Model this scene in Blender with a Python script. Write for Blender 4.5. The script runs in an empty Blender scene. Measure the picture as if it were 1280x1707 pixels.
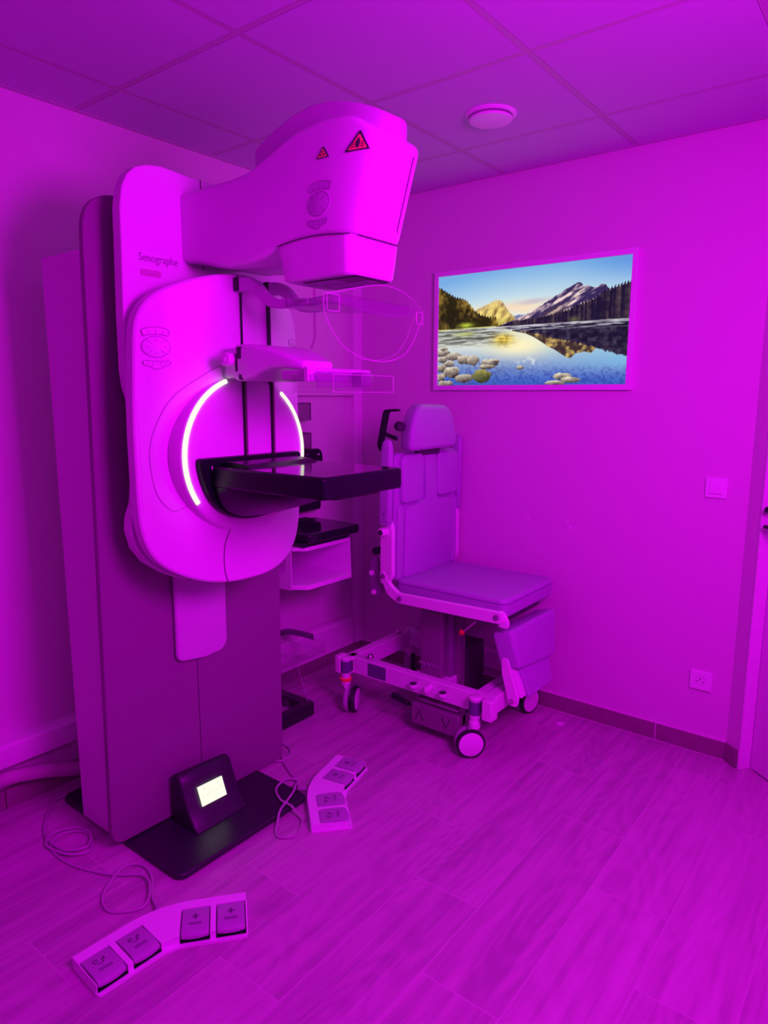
import bpy, bmesh, math, random
import numpy as np
from mathutils import Vector, Matrix

random.seed(7)
SC = bpy.context.scene
COL = SC.collection
PI = math.pi

# ---------------------------------------------------------------- camera
YAW, PITCH, ROLL, FPX, CAMZ = 0.66216, 0.16797, 0.00308, 1151.56, 1.511
cd = bpy.data.cameras.new('camera')
cam = bpy.data.objects.new('camera', cd)
COL.objects.link(cam)
fw = Vector((math.cos(YAW)*math.cos(PITCH), math.sin(YAW)*math.cos(PITCH), -math.sin(PITCH)))
rt = Vector((math.sin(YAW), -math.cos(YAW), 0))
up = rt.cross(fw)
r2 = rt*math.cos(ROLL) + up*math.sin(ROLL)
u2 = up*math.cos(ROLL) - rt*math.sin(ROLL)
M = Matrix((r2, u2, -fw)).transposed().to_4x4()
M.translation = Vector((0, 0, CAMZ))
cam.matrix_world = M
cd.sensor_fit = 'HORIZONTAL'
cd.sensor_width = 36.0
cd.lens = 36.0*FPX/1280.0
cd.clip_start = 0.02
SC.camera = cam

# ---------------------------------------------------------------- light and exposure
SC.view_settings.view_transform = 'Standard'
SC.view_settings.look = 'None'
SC.view_settings.gamma = 1.0
SC.view_settings.use_curve_mapping = False
SC.view_settings.exposure = 0.16
SC.cycles.use_denoising = True
SC.cycles.max_bounces = 14
SC.cycles.diffuse_bounces = 6
SC.cycles.transparent_max_bounces = 24
SC.cycles.caustics_reflective = False
SC.cycles.caustics_refractive = False

MAGENTA = (0.84, 0.001, 1.0)
w = bpy.data.worlds.new('world')
SC.world = w
w.use_nodes = True
w.node_tree.nodes['Background'].inputs[0].default_value = (0.02, 0.0, 0.022, 1)
w.node_tree.nodes['Background'].inputs[1].default_value = 1.0


def area(name, loc, target, sx, sy, power, color=MAGENTA, spread=PI):
    l = bpy.data.lights.new(name, 'AREA')
    l.shape = 'RECTANGLE'
    l.size, l.size_y = sx, sy
    l.energy = power
    l.color = color
    l.spread = spread
    o = bpy.data.objects.new(name, l)
    COL.objects.link(o)
    o.location = loc
    o.rotation_euler = (Vector(target)-Vector(loc)).to_track_quat('-Z', 'Y').to_euler()
    return o


area('magenta_lamp', (1.15, -0.25, 1.90), (1.85, 1.6, 1.05), 0.6, 0.6, 41)
area('magenta_fill', (0.0, -0.4, 2.47), (0.6, 1.4, 0.8), 1.6, 1.0, 23)  # soft fill added to lift the dark areas, no real fixture here

# ---------------------------------------------------------------- materials


def new_mat(name):
    m = bpy.data.materials.new(name)
    m.use_nodes = True
    nt = m.node_tree
    b = nt.nodes['Principled BSDF']
    return m, nt, b


def mat(name, col, rough=0.5, metal=0.0, spec=0.5, coat=0.0, noise=0.0, nscale=40, bump=0.0):
    m, nt, b = new_mat(name)
    b.inputs['Base Color'].default_value = (*col, 1)
    b.inputs['Roughness'].default_value = rough
    b.inputs['Metallic'].default_value = metal
    b.inputs['Specular IOR Level'].default_value = spec
    b.inputs['Coat Weight'].default_value = coat
    tc = nt.nodes.new('ShaderNodeTexCoord')
    nz = nt.nodes.new('ShaderNodeTexNoise')
    nz.inputs['Scale'].default_value = nscale
    nz.inputs['Detail'].default_value = 4
    nt.links.new(tc.outputs['Object'], nz.inputs['Vector'])
    mx = nt.nodes.new('ShaderNodeMixRGB')
    mx.blend_type = 'MULTIPLY'
    mx.inputs['Fac'].default_value = 1
    mx.inputs['Color1'].default_value = (*col, 1)
    rp = nt.nodes.new('ShaderNodeMapRange')
    rp.inputs['To Min'].default_value = 1-noise
    rp.inputs['To Max'].default_value = 1.0
    nt.links.new(nz.outputs['Fac'], rp.inputs['Value'])
    nt.links.new(rp.outputs['Result'], mx.inputs['Color2'])
    nt.links.new(mx.outputs['Color'], b.inputs['Base Color'])
    if bump:
        bp = nt.nodes.new('ShaderNodeBump')
        bp.inputs['Strength'].default_value = bump
        bp.inputs['Distance'].default_value = 0.002
        nt.links.new(nz.outputs['Fac'], bp.inputs['Height'])
        nt.links.new(bp.outputs['Normal'], b.inputs['Normal'])
    return m


def emit(name, col, s):
    m = bpy.data.materials.new(name)
    m.use_nodes = True
    nt = m.node_tree
    nt.nodes.clear()
    e = nt.nodes.new('ShaderNodeEmission')
    e.inputs[0].default_value = (*col, 1)
    e.inputs[1].default_value = s
    o = nt.nodes.new('ShaderNodeOutputMaterial')
    nt.links.new(e.outputs[0], o.inputs[0])
    return m


def clear(name, tint=(0.97, 0.97, 0.97), gl=1.0, haze=0.0):
    m = bpy.data.materials.new(name)
    m.use_nodes = True
    nt = m.node_tree
    nt.nodes.clear()
    t = nt.nodes.new('ShaderNodeBsdfTransparent')
    t.inputs[0].default_value = (*tint, 1)
    g = nt.nodes.new('ShaderNodeBsdfGlossy')
    g.inputs['Roughness'].default_value = 0.06
    g.inputs['Color'].default_value = (gl, gl, gl, 1)
    lw = nt.nodes.new('ShaderNodeLayerWeight')
    lw.inputs['Blend'].default_value = 0.5
    pw = nt.nodes.new('ShaderNodeMath')
    pw.operation = 'POWER'
    pw.inputs[1].default_value = 4.0
    nt.links.new(lw.outputs['Facing'], pw.inputs[0])
    f = nt.nodes.new('ShaderNodeMapRange')
    f.inputs['To Min'].default_value = 0.03
    f.inputs['To Max'].default_value = 0.55
    nt.links.new(pw.outputs[0], f.inputs['Value'])
    mx = nt.nodes.new('ShaderNodeMixShader')
    nt.links.new(f.outputs[0], mx.inputs[0])
    nt.links.new(t.outputs[0], mx.inputs[1])
    nt.links.new(g.outputs[0], mx.inputs[2])
    d = nt.nodes.new('ShaderNodeBsdfDiffuse')
    d.inputs[0].default_value = (0.9, 0.9, 0.9, 1)
    mh = nt.nodes.new('ShaderNodeMixShader')
    mh.inputs[0].default_value = haze
    nt.links.new(mx.outputs[0], mh.inputs[1])
    nt.links.new(d.outputs[0], mh.inputs[2])
    o = nt.nodes.new('ShaderNodeOutputMaterial')
    nt.links.new(mh.outputs[0], o.inputs[0])
    return m


M_WALL = mat('wall_paint', (0.69, 0.66, 0.66), 0.65, noise=0.05, nscale=300, bump=0.12)
M_CEIL = mat('ceiling_tile', (0.60, 0.6, 0.70), 0.9, noise=0.10, nscale=420, bump=0.2)
M_BAR = mat('ceiling_bar', (0.50, 0.48, 0.50), 0.6)
M_WHITE = mat('white_plastic', (0.84, 0.84, 0.86), 0.38, noise=0.02)
M_SHELL = mat('machine_shell', (0.72, 0.71, 0.74), 0.42, noise=0.02)
M_SHELLG = mat('machine_shell_grey', (0.55, 0.55, 0.58), 0.45)
M_PANEL = mat('grey_panel', (0.23, 0.21, 0.22), 0.42, noise=0.05)
M_SIDE = mat('column_side', (0.62, 0.6, 0.62), 0.45)
M_DARK = mat('dark_grey', (0.05, 0.045, 0.06), 0.5)
M_SATIN = mat('black_satin', (0.006, 0.005, 0.012), 0.30, spec=0.22)
M_BLACK = mat('black_plastic', (0.012, 0.01, 0.02), 0.28, spec=0.5)
M_GLOSS = mat('black_gloss', (0.012, 0.01, 0.02), 0.09, spec=0.45, coat=0.12)
M_BASE = mat('base_black', (0.02, 0.015, 0.03), 0.42)
M_SEAM = mat('seam', (0.10, 0.09, 0.11), 0.7)
M_PAD = mat('button_pad', (0.52, 0.50, 0.57), 0.5)
M_RAIL = mat('rail_steel', (0.16, 0.15, 0.13), 0.35)
M_STEEL = mat('steel', (0.75, 0.73, 0.72), 0.22, metal=1.0)
M_LILAC = mat('upholstery', (0.43, 0.42, 0.55), 0.5, noise=0.06, nscale=300, bump=0.05)
M_LILAC2 = mat('upholstery_seam', (0.20, 0.2, 0.30), 0.7)
M_FRAME = mat('chair_frame', (0.80, 0.80, 0.80), 0.35)
M_GREYF = mat('chair_grey', (0.22, 0.21, 0.24), 0.4)
M_LABEL = mat('dark_label', (0.12, 0.11, 0.2), 0.4)
M_ORANGE = mat('orange_ring', (1.0, 0.25, 0.08), 0.5)
M_RED = mat('red_knob', (0.5, 0.02, 0.03), 0.25)
M_RUBBER = mat('rubber', (0.02, 0.018, 0.03), 0.6)
M_TREAD = mat('wheel_grey', (0.45, 0.44, 0.47), 0.5)
M_YEL = mat('warning_yellow', (0.95, 0.5, 0.16), 0.6)
M_INK = mat('ink', (0.03, 0.02, 0.05), 0.7)
M_CABLE = mat('grey_cable', (0.45, 0.42, 0.45), 0.5)
M_HOSE = mat('hose', (0.50, 0.42, 0.45), 0.6)
M_PEDAL = mat('pedal_grey', (0.42, 0.41, 0.46), 0.5)
M_TRIM = mat('white_trim', (0.80, 0.78, 0.80), 0.45)
M_DOOR = mat('door_paint', (0.68, 0.66, 0.68), 0.45)
M_SKIRT = mat('skirting_tile', (0.30, 0.25, 0.24), 0.5, noise=0.3, nscale=14)
M_GROUT = mat('grout', (0.7, 0.66, 0.66), 0.8)
M_PILL = mat('pill', (0.52, 0.36, 0.42), 0.5)
M_CLEAR = clear('clear_acrylic')
M_CLEAR2 = clear('clear_acrylic_edge', (0.92, 0.92, 0.94), 1.0, 0.27)
M_SMOKE = clear('smoked_acrylic', (0.76, 0.74, 0.80), 1.0, 0.10)
M_TINT = clear('dark_acrylic', (0.42, 0.40, 0.46), 1.0, 0.03)
M_RING = emit('led_ring', (1.0, 0.98, 0.82), 0.98)
M_SCREEN = emit('lcd_screen', (0.98, 1.0, 0.78), 1.0)
M_SCREENINK = emit('lcd_ink', (0.78, 0.80, 0.62), 1.0)


def floor_mat():
    m, nt, b = new_mat('wood_look_tile')
    N, L = nt.nodes, nt.links

    def math_(op, a, c=None, clamp=False):
        n = N.new('ShaderNodeMath')
        n.operation = op
        n.use_clamp = clamp
        for i, v in enumerate((a, c)):
            if v is None:
                continue
            if isinstance(v, (int, float)):
                n.inputs[i].default_value = v
            else:
                L.new(v, n.inputs[i])
        return n.outputs[0]
    tc = N.new('ShaderNodeTexCoord')
    sp = N.new('ShaderNodeSeparateXYZ')
    L.new(tc.outputs['Object'], sp.inputs[0])
    x, y = sp.outputs[0], sp.outputs[1]
    ry = math_('DIVIDE', math_('SUBTRACT', y, 0.905-0.231*20), 0.231)
    row = math_('FLOOR', ry)
    fy = math_('FRACT', ry)
    rx = math_('DIVIDE', math_('SUBTRACT', x, math_('ADD', 1.625-0.89*20-0.29667*20, math_('MULTIPLY', row, 0.29667))), 0.89)
    colx = math_('FLOOR', rx)
    fx = math_('FRACT', rx)
    # grout mask
    dy = math_('MINIMUM', fy, math_('SUBTRACT', 1.0, fy))
    dx = math_('MINIMUM', fx, math_('SUBTRACT', 1.0, fx))
    gy = math_('LESS_THAN', dy, 0.0075)
    gx = math_('LESS_THAN', dx, 0.0019)
    g = math_('MAXIMUM', gx, gy)
    # per plank random
    cb = N.new('ShaderNodeCombineXYZ')
    L.new(row, cb.inputs[0])
    L.new(colx, cb.inputs[1])
    wn = N.new('ShaderNodeTexWhiteNoise')
    wn.noise_dimensions = '2D'
    L.new(cb.outputs[0], wn.inputs['Vector'])
    # grain coordinates
    cx = N.new('ShaderNodeCombineXYZ')
    L.new(math_('ADD', math_('MULTIPLY', x, 0.8), math_('MULTIPLY', wn.outputs['Value'], 37.0)), cx.inputs[0])
    L.new(math_('MULTIPLY', y, 15.0), cx.inputs[1])
    L.new(math_('MULTIPLY', wn.outputs['Value'], 11.0), cx.inputs[2])
    n1 = N.new('ShaderNodeTexNoise')
    n1.inputs['Scale'].default_value = 1.6
    n1.inputs['Detail'].default_value = 6
    n1.inputs['Roughness'].default_value = 0.6
    n1.inputs['Distortion'].default_value = 0.15
    L.new(cx.outputs[0], n1.inputs['Vector'])
    cx2 = N.new('ShaderNodeCombineXYZ')
    L.new(math_('ADD', math_('MULTIPLY', x, 5.0), math_('MULTIPLY', wn.outputs['Value'], 17.0)), cx2.inputs[0])
    L.new(math_('MULTIPLY', y, 150.0), cx2.inputs[1])
    n2 = N.new('ShaderNodeTexNoise')
    n2.inputs['Scale'].default_value = 1.0
    n2.inputs['Detail'].default_value = 3
    L.new(cx2.outputs[0], n2.inputs['Vector'])
    # cathedral figure: contour bands of a stretched noise
    cx3 = N.new('ShaderNodeCombineXYZ')
    L.new(math_('ADD', math_('MULTIPLY', x, 1.1), math_('MULTIPLY', wn.outputs['Value'], 53.0)), cx3.inputs[0])
    L.new(math_('MULTIPLY', y, 5.0), cx3.inputs[1])
    n3 = N.new('ShaderNodeTexNoise')
    n3.inputs['Scale'].default_value = 1.0
    n3.inputs['Detail'].default_value = 1.5
    L.new(cx3.outputs[0], n3.inputs['Vector'])
    bands = math_('SINE', math_('MULTIPLY', n3.outputs['Fac'], 95.0))
    v = math_('ADD', math_('MULTIPLY', n1.outputs['Fac'], 0.9), math_('MULTIPLY', n2.outputs['Fac'], 0.20))
    v = math_('ADD', v, math_('MULTIPLY', bands, 0.045))
    v = math_('ADD', v, math_('MULTIPLY', wn.outputs['Value'], 0.16))
    cr = N.new('ShaderNodeValToRGB')
    cr.color_ramp.elements[0].position = 0.42
    cr.color_ramp.elements[0].color = (0.38, 0.33, 0.35, 1)
    cr.color_ramp.elements[1].position = 0.98
    cr.color_ramp.elements[1].color = (0.62, 0.55, 0.57, 1)
    e = cr.color_ramp.elements.new(0.66)
    e.color = (0.51, 0.45, 0.46, 1)
    L.new(v, cr.inputs[0])
    mx = N.new('ShaderNodeMixRGB')
    L.new(g, mx.inputs[0])
    L.new(cr.outputs[0], mx.inputs[1])
    mx.inputs[2].default_value = (0.58, 0.52, 0.54, 1)
    L.new(mx.outputs[0], b.inputs['Base Color'])
    b.inputs['Roughness'].default_value = 0.48
    b.inputs['Specular IOR Level'].default_value = 0.35
    bp = N.new('ShaderNodeBump')
    bp.inputs['Strength'].default_value = 0.25
    bp.inputs['Distance'].default_value = 0.0015
    L.new(math_('SUBTRACT', n2.outputs['Fac'], g), bp.inputs['Height'])
    L.new(bp.outputs[0], b.inputs['Normal'])
    return m


M_FLOOR = floor_mat()

# ---------------------------------------------------------------- mesh helpers
ORG = {}


class MB:
    """collects shapes for ONE mesh object"""

    def __init__(self):
        self.bm = bmesh.new()

    def face(self, pts):
        return self.bm.faces.new([self.bm.verts.new(p) for p in pts])

    def box(self, x0, x1, y0, y1, z0, z1, mt=None):
        c = [(x, y, z) for z in (z0, z1) for y in (y0, y1) for x in (x0, x1)]
        if mt is not None:
            c = [mt @ Vector(q) for q in c]
        v = [self.bm.verts.new(q) for q in c]
        for f in ((0, 2, 3, 1), (4, 5, 7, 6), (0, 1, 5, 4), (2, 6, 7, 3), (0, 4, 6, 2), (1, 3, 7, 5)):
            self.bm.faces.new([v[i] for i in f])
        return self

    def rings(self, rs, cap=True, closed=True):
        vr = [[self.bm.verts.new(q) for q in r] for r in rs]
        n = len(vr[0])
        for a, b in zip(vr, vr[1:]):
            for i in range(n if closed else n-1):
                j = (i+1) % n
                self.bm.faces.new((a[i], a[j], b[j], b[i]))
        if cap:
            self.bm.faces.new(list(reversed(vr[0])))
            self.bm.faces.new(vr[-1])
        return self

    def prism(self, poly, axis, a, b):
        """poly: 2-D points; axis 'x': (y,z) 'y': (x,z) 'z': (x,y)"""
        def P(q, t):
            return {'x': (t, q[0], q[1]), 'y': (q[0], t, q[1]), 'z': (q[0], q[1], t)}[axis]
        return self.rings([[P(q, a) for q in poly], [P(q, b) for q in poly]])

    def cyl(self, p, q, r, r1=None, n=24, cap=True):
        p, q = Vector(p), Vector(q)
        r1 = r if r1 is None else r1
        d = (q-p).normalized()
        a = d.orthogonal().normalized()
        b = d.cross(a)
        R = []
        for c, rr in ((p, r), (q, r1)):
            R.append([c+(a*math.cos(2*PI*i/n)+b*math.sin(2*PI*i/n))*rr for i in range(n)])
        return self.rings(R, cap)

    def lathe(self, p, d, prof, n=32, cap=True):
        """prof: list of (distance along d, radius)"""
        p, d = Vector(p), Vector(d).normalized()
        a = d.orthogonal().normalized()
        b = d.cross(a)
        R = [[p+d*t+(a*math.cos(2*PI*i/n)+b*math.sin(2*PI*i/n))*max(r, 1e-4) for i in range(n)] for t, r in prof]
        return self.rings(R, cap)

    def tube(self, pts, r, n=10, cap=True, closed=False):
        pts = [Vector(q) for q in pts]
        R = []
        prev = None
        N = len(pts)
        for i in range(N):
            if closed:
                t = (pts[(i+1) % N]-pts[i-1]).normalized()
            else:
                t = (pts[min(i+1, N-1)]-pts[max(i-1, 0)]).normalized()
            if prev is None:
                a = t.orthogonal().normalized()
            else:
                a = (prev-t*prev.dot(t)).normalized()
            prev = a
            b = t.cross(a)
            rr = r(i/(N-1)) if callable(r) else r
            R.append([pts[i]+(a*math.cos(2*PI*k/n)+b*math.sin(2*PI*k/n))*rr for k in range(n)])
        if closed:
            R.append(R[0])
        return self.rings(R, cap and not closed)

    def sphere(self, c, r, n=16):
        prof = [(-r*math.cos(PI*i/n), r*math.sin(PI*i/n)) for i in range(n+1)]
        return self.lathe(c, (0, 0, 1), prof, n=2*n)


def obj(name, mb, material, parent=None, bevel=0.0, seg=2, angle=38, label=None, kind=None, subsurf=0):
    bm = mb.bm if isinstance(mb, MB) else mb
    bmesh.ops.remove_doubles(bm, verts=bm.verts[:], dist=1e-6)
    bmesh.ops.recalc_face_normals(bm, faces=bm.faces[:])
    o0 = ORG.get(parent.name, Vector()) if parent else Vector()
    if o0.length:
        bmesh.ops.translate(bm, verts=bm.verts[:], vec=-o0)
    me = bpy.data.meshes.new(name)
    bm.to_mesh(me)
    bm.free()
    me.materials.append(material)
    for p in me.polygons:
        p.use_smooth = True
    me.set_sharp_from_angle(angle=math.radians(angle))
    o = bpy.data.objects.new(name, me)
    COL.objects.link(o)
    if parent:
        o.parent = parent
        ORG[o.name] = o0
    if bevel:
        b = o.modifiers.new('bevel', 'BEVEL')
        b.width = bevel
        b.segments = seg
        b.limit_method = 'ANGLE'
        b.angle_limit = math.radians(35)
        b.harden_normals = False
        if seg > 1:
            me.set_sharp_from_angle(angle=math.radians(75))
    if label:
        o['label'] = label
    if kind:
        o['kind'] = kind
    return o


def thing(name, label, cat, loc=(0, 0, 0), group=None, local=False):
    o = bpy.data.objects.new(name, None)
    o.empty_display_size = 0.1
    COL.objects.link(o)
    o['label'] = label
    o['category'] = cat
    if group:
        o['group'] = group
    if not local:
        o.location = loc
        ORG[o.name] = Vector(loc)
    return o


def struct(name, mb, m, **k):
    return obj(name, mb, m, kind='structure', **k)


def spline(pts, n=12, closed=False):
    """Catmull-Rom through pts"""
    P = [Vector(q) for q in pts]
    N = len(P)
    out = []
    for i in range(N if closed else N-1):
        if closed:
            p0, p1, p2, p3 = P[i-1], P[i], P[(i+1) % N], P[(i+2) % N]
        else:
            p0, p1, p2, p3 = P[max(i-1, 0)], P[i], P[i+1], P[min(i+2, N-1)]
        for k in range(n):
            t = k/n
            out.append(0.5*((2*p1)+(p2-p0)*t+(2*p0-5*p1+4*p2-p3)*t*t+(3*p1-p0-3*p2+p3)*t**3))
    if not closed:
        out.append(P[-1])
    return out


def interp(x, tab):
    if x <= tab[0][0]:
        return tab[0][1]
    for (a, b), (c, d) in zip(tab, tab[1:]):
        if x <= c:
            t = (x-a)/(c-a)
            return b+(d-b)*t
    return tab[-1][1]


def rrect(w0, w1, h0, h1, r, n=5):
    """rounded rectangle outline, 2-D"""
    r = min(r, (w1-w0)/2-1e-4, (h1-h0)/2-1e-4)
    out = []
    for cx, cy, a0 in ((w1-r, h1-r, 0), (w0+r, h1-r, PI/2), (w0+r, h0+r, PI), (w1-r, h0+r, 1.5*PI)):
        for i in range(n+1):
            a = a0+PI/2*i/n
            out.append((cx+r*math.cos(a), cy+r*math.sin(a)))
    return out


def rpoly(pts, r, n=5):
    """round the corners of a 2-D polygon; r one value or a list"""
    out = []
    N = len(pts)
    for i in range(N):
        p0, p1, p2 = Vector(pts[i-1]), Vector(pts[i]), Vector(pts[(i+1) % N])
        rr = r[i] if isinstance(r, (list, tuple)) else r
        a, b = (p0-p1), (p2-p1)
        d = min(rr, a.length*0.48, b.length*0.48)
        if d < 1e-5:
            out.append(tuple(p1))
            continue
        A, B = p1+a.normalized()*d, p1+b.normalized()*d
        for k in range(n+1):
            t = k/n
            q = A*(1-t)**2+p1*2*t*(1-t)+B*t*t
            out.append(tuple(q))
    return out


def rbox(mb, x0, x1, y0, y1, z0, z1, r, axis='z', n=5):
    """box with rounded vertical (axis) edges"""
    if axis == 'z':
        return mb.prism(rrect(x0, x1, y0, y1, r, n), 'z', z0, z1)
    if axis == 'x':
        return mb.prism(rrect(y0, y1, z0, z1, r, n), 'x', x0, x1)
    return mb.prism(rrect(x0, x1, z0, z1, r, n), 'y', y0, y1)


def puffy(mb, outline, place, depth, edge=0.02, steps=5):
    """upholstered pad: 2-D outline extruded by depth with both rims rounded; place(u,v,t)->xyz"""
    cx = sum(q[0] for q in outline)/len(outline)
    cy = sum(q[1] for q in outline)/len(outline)
    hw = max(abs(q[0]-cx) for q in outline)
    hh = max(abs(q[1]-cy) for q in outline)
    R = []
    seq = []
    for i in range(steps+1):
        a = PI/2*i/steps
        seq.append((edge*(1-math.sin(a)), edge*(1-math.cos(a))))
    full = seq + [(e, depth-t) for e, t in reversed(seq)]
    for ins, t in full:
        R.append([place(cx+(q[0]-cx)*(1-ins/hw), cy+(q[1]-cy)*(1-ins/hh), t) for q in outline])
    return mb.rings(R)


def strip(mb, pts, w, nrm, h):
    """low raised line along pts: width w, height h along nrm"""
    nrm = Vector(nrm).normalized()
    pts = [Vector(q) for q in pts]
    R = []
    for i, q in enumerate(pts):
        t = (pts[min(i+1, len(pts)-1)]-pts[max(i-1, 0)]).normalized()
        s = t.cross(nrm).normalized()*w/2
        R.append([q-s-nrm*h*0.3, q+s-nrm*h*0.3, q+s+nrm*h, q-s+nrm*h])
    return mb.rings(R)


def text_mesh(body, size, mt, depth=0.0006):
    cu = bpy.data.curves.new('lettering', 'FONT')
    cu.body = body
    cu.size = size
    cu.extrude = depth
    cu.resolution_u = 4
    o = bpy.data.objects.new('lettering', cu)
    COL.objects.link(o)
    dg = bpy.context.evaluated_depsgraph_get()
    me = bpy.data.meshes.new_from_object(o.evaluated_get(dg))
    bpy.data.objects.remove(o)
    mb = MB()
    mb.bm.from_mesh(me)
    bpy.data.meshes.remove(me)
    bmesh.ops.transform(mb.bm, matrix=mt, verts=mb.bm.verts[:])
    return mb


# ================================================================ THE ROOM
XW, YW, H = 3.014, 2.533, 2.515
W0 = Vector((XW, 0.524))
DD = Vector((-0.65, -0.76)).normalized()          # direction of the door wall
DN = Vector((DD.y, -DD.x))                         # its normal (out of the room is +)
if DN.dot(Vector((1, -1))) < 0:
    DN = -DN
XL, YF = -1.35, -1.55


def dw(s, out, z):
    p = W0+DD*s+DN*out
    return (p.x, p.y, z)


DEND = (W0.y-YF)/(-DD.y)                           # door wall runs to the front wall
m = MB()
m.box(XL-0.1, XW+0.25, YF-0.1, YW+0.15, -0.1, 0.0)
struct('floor', m, M_FLOOR)
m = MB()
m.box(XW, XW+0.12, W0.y, YW+0.12, 0, H+0.02)
struct('wall_right', m, M_WALL)
for y, z, a_ in ((1.484, 0.948, 0.006), (1.468, 0.930, 0.009), (1.269, 0.934, 0.007), (1.254, 0.910, 0.010), (1.232, 0.905, 0.005), (1.693, 0.996, 0.004)):
    m = MB()
    m.prism(rpoly([(y-a_*0.7, z-a_), (y+a_*0.5, z-a_*0.8), (y+a_*0.8, z+a_*0.6), (y-a_*0.2, z+a_), (y-a_*0.9, z+a_*0.2)], a_*0.5, 3), 'x', XW-0.0006, XW+0.001)
    obj('filler_spot', m, M_TRIM, bpy.data.objects['wall_right'])
m = MB()
m.box(XL-0.12, XW, YW, YW+0.12, 0, H+0.02)
struct('wall_back', m, M_WALL)
m = MB()
m.box(XL-0.12, XL, YF-0.12, YW, 0, H+0.02)
struct('wall_left', m, M_WALL)
m = MB()
m.box(XL, W0.x+DD.x*DEND+0.2, YF-0.12, YF, 0, H+0.02)
struct('wall_front', m, M_WALL)
# door wall with an opening for the door
DS0, DS1, DH = 0.075, 1.02, 2.10
m = MB()
m.prism([dw(0, 0, 0)[:2], dw(DS0, 0, 0)[:2], dw(DS0, 0.12, 0)[:2], dw(-0.1, 0.12, 0)[:2]], 'z', 0, H+0.02)
m.prism([dw(DS0, 0, 0)[:2], dw(DS1, 0, 0)[:2], dw(DS1, 0.12, 0)[:2], dw(DS0, 0.12, 0)[:2]], 'z', DH, H+0.02)
m.prism([dw(DS1, 0, 0)[:2], dw(DEND, 0, 0)[:2], dw(DEND, 0.12, 0)[:2], dw(DS1, 0.12, 0)[:2]], 'z', 0, H+0.02)
struct('wall_door', m, M_WALL)

# ceiling: laid-in tiles and the bars between them
GA, GB, G = 1.4307, 2.2486, 0.6
m = MB()
m.box(XL-0.1, XW+0.2, YF-0.1, YW+0.1, H+0.012, H+0.06)
nx0 = math.floor((XL-GA)/G)
ny0 = math.floor((YF-GB)/G)
gap = 0.012
LIFT = {(0, -1): 0.006}
for i in range(nx0, 4):
    for j in range(ny0, 2):
        a0, a1 = max(GA+i*G+gap, XL), min(GA+(i+1)*G-gap, XW)
        b0, b1 = max(GB+j*G+gap, YF), min(GB+(j+1)*G-gap, YW)
        if a1-a0 < 0.01 or b1-b0 < 0.01:
            continue
        m.box(a0, a1, b0, b1, H-0.001, H+0.02)
ceil_o = struct('ceiling', m, M_CEIL)
m = MB()
for i in range(nx0, 4):
    x = GA+i*G
    if XL < x < XW:
        m.box(x-0.0105, x+0.0105, YF, YW, H-0.0005, H+0.012)
for j in range(ny0, 2):
    y = GB+j*G
    if YF < y < YW:
        m.box(XL, XW, y-0.0105, y+0.0105, H-0.0006, H+0.012)
m.box(XL, XW, YW-0.016, YW, H-0.004, H+0.01)
m.box(XW-0.016, XW, W0.y, YW, H-0.004, H+0.01)
obj('ceiling_grid', m, M_BAR, ceil_o)

# skirting
m = MB()
xs = [W0.y]
SK = 0.078
for a, b in ((0.526, 0.807), (0.811, 1.39), (1.394, 1.973), (1.977, 2.522)):
    m.box(XW-0.011, XW, a, b, 0, SK)
sk = struct('baseboard_right', m, M_SKIRT, bevel=0.0012)
m = MB()
for y in (0.809, 1.392, 1.975):
    m.box(XW-0.0105, XW, y-0.002, y+0.002, 0, SK)
m.box(XW-0.009, XW, 0.526, 2.522, SK, SK+0.004)
m.box(XW-0.0125, XW, 0.526, 2.522, 0, 0.002)
obj('grout', m, M_GROUT, sk)
m = MB()
for a, b in ((XL, 0.4), (0.404, 0.98), (0.984, 1.56), (1.564, 2.14), (2.144, 2.72), (2.724, XW)):
    m.box(a, b, YW-0.011, YW, 0, SK)
struct('baseboard_back', m, M_SKIRT, bevel=0.0012)
m = MB()
m.prism([dw(0.004, -0.011, 0)[:2], dw(DS0-0.004, -0.011, 0)[:2], dw(DS0-0.004, 0, 0)[:2], dw(0.004, 0, 0)[:2]], 'z', 0, SK)
struct('baseboard_door', m, M_SKIRT, bevel=0.001)

# door with its frame
dr = bpy.data.objects.new('door_1', None)
COL.objects.link(dr)
dr['kind'] = 'structure'
dr.location = dw(DS0, 0, 0)
ORG['door_1'] = Vector(dr.location)
m = MB()


def dbox(mb, s0, s1, o0, o1, z0, z1):
    mb.prism([dw(s0, o0, 0)[:2], dw(s1, o0, 0)[:2], dw(s1, o1, 0)[:2], dw(s0, o1, 0)[:2]], 'z', z0, z1)


dbox(m, DS0-0.001, DS0+0.012, -0.004, 0.052, 0, DH)
dbox(m, DS0-0.001, DS0+0.030, 0.052, 0.115, 0, DH)
dbox(m, DS1-0.012, DS1+0.001, -0.004, 0.115, 0, DH)
dbox(m, DS0, DS1, -0.004, 0.115, DH-0.012, DH)
obj('door_frame', m, M_TRIM, dr, bevel=0.003)
m = MB()
dbox(m, DS0+0.0145, DS1-0.0145, 0.050, 0.090, 0.006, DH-0.015)
obj('door_leaf', m, M_DOOR, dr, bevel=0.002)
m = MB()
m.cyl(dw(0.128, 0.050, 1.088), dw(0.128, 0.040, 1.088), 0.020)
m.cyl(dw(0.128, 0.045, 1.088), dw(0.128, -0.024, 1.088), 0.0115)
obj('door_lock', m, M_BLACK, dr)
m = MB()
m.cyl(dw(0.135, 0.050, 1.022), dw(0.135, 0.042, 1.022), 0.022)
m.cyl(dw(0.135, 0.045, 1.022), dw(0.135, -0.018, 1.022), 0.008)
m.tube([dw(0.122, -0.02, 1.022), dw(0.16, -0.022, 1.022), dw(0.25, -0.02, 1.022)], 0.008)
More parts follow.
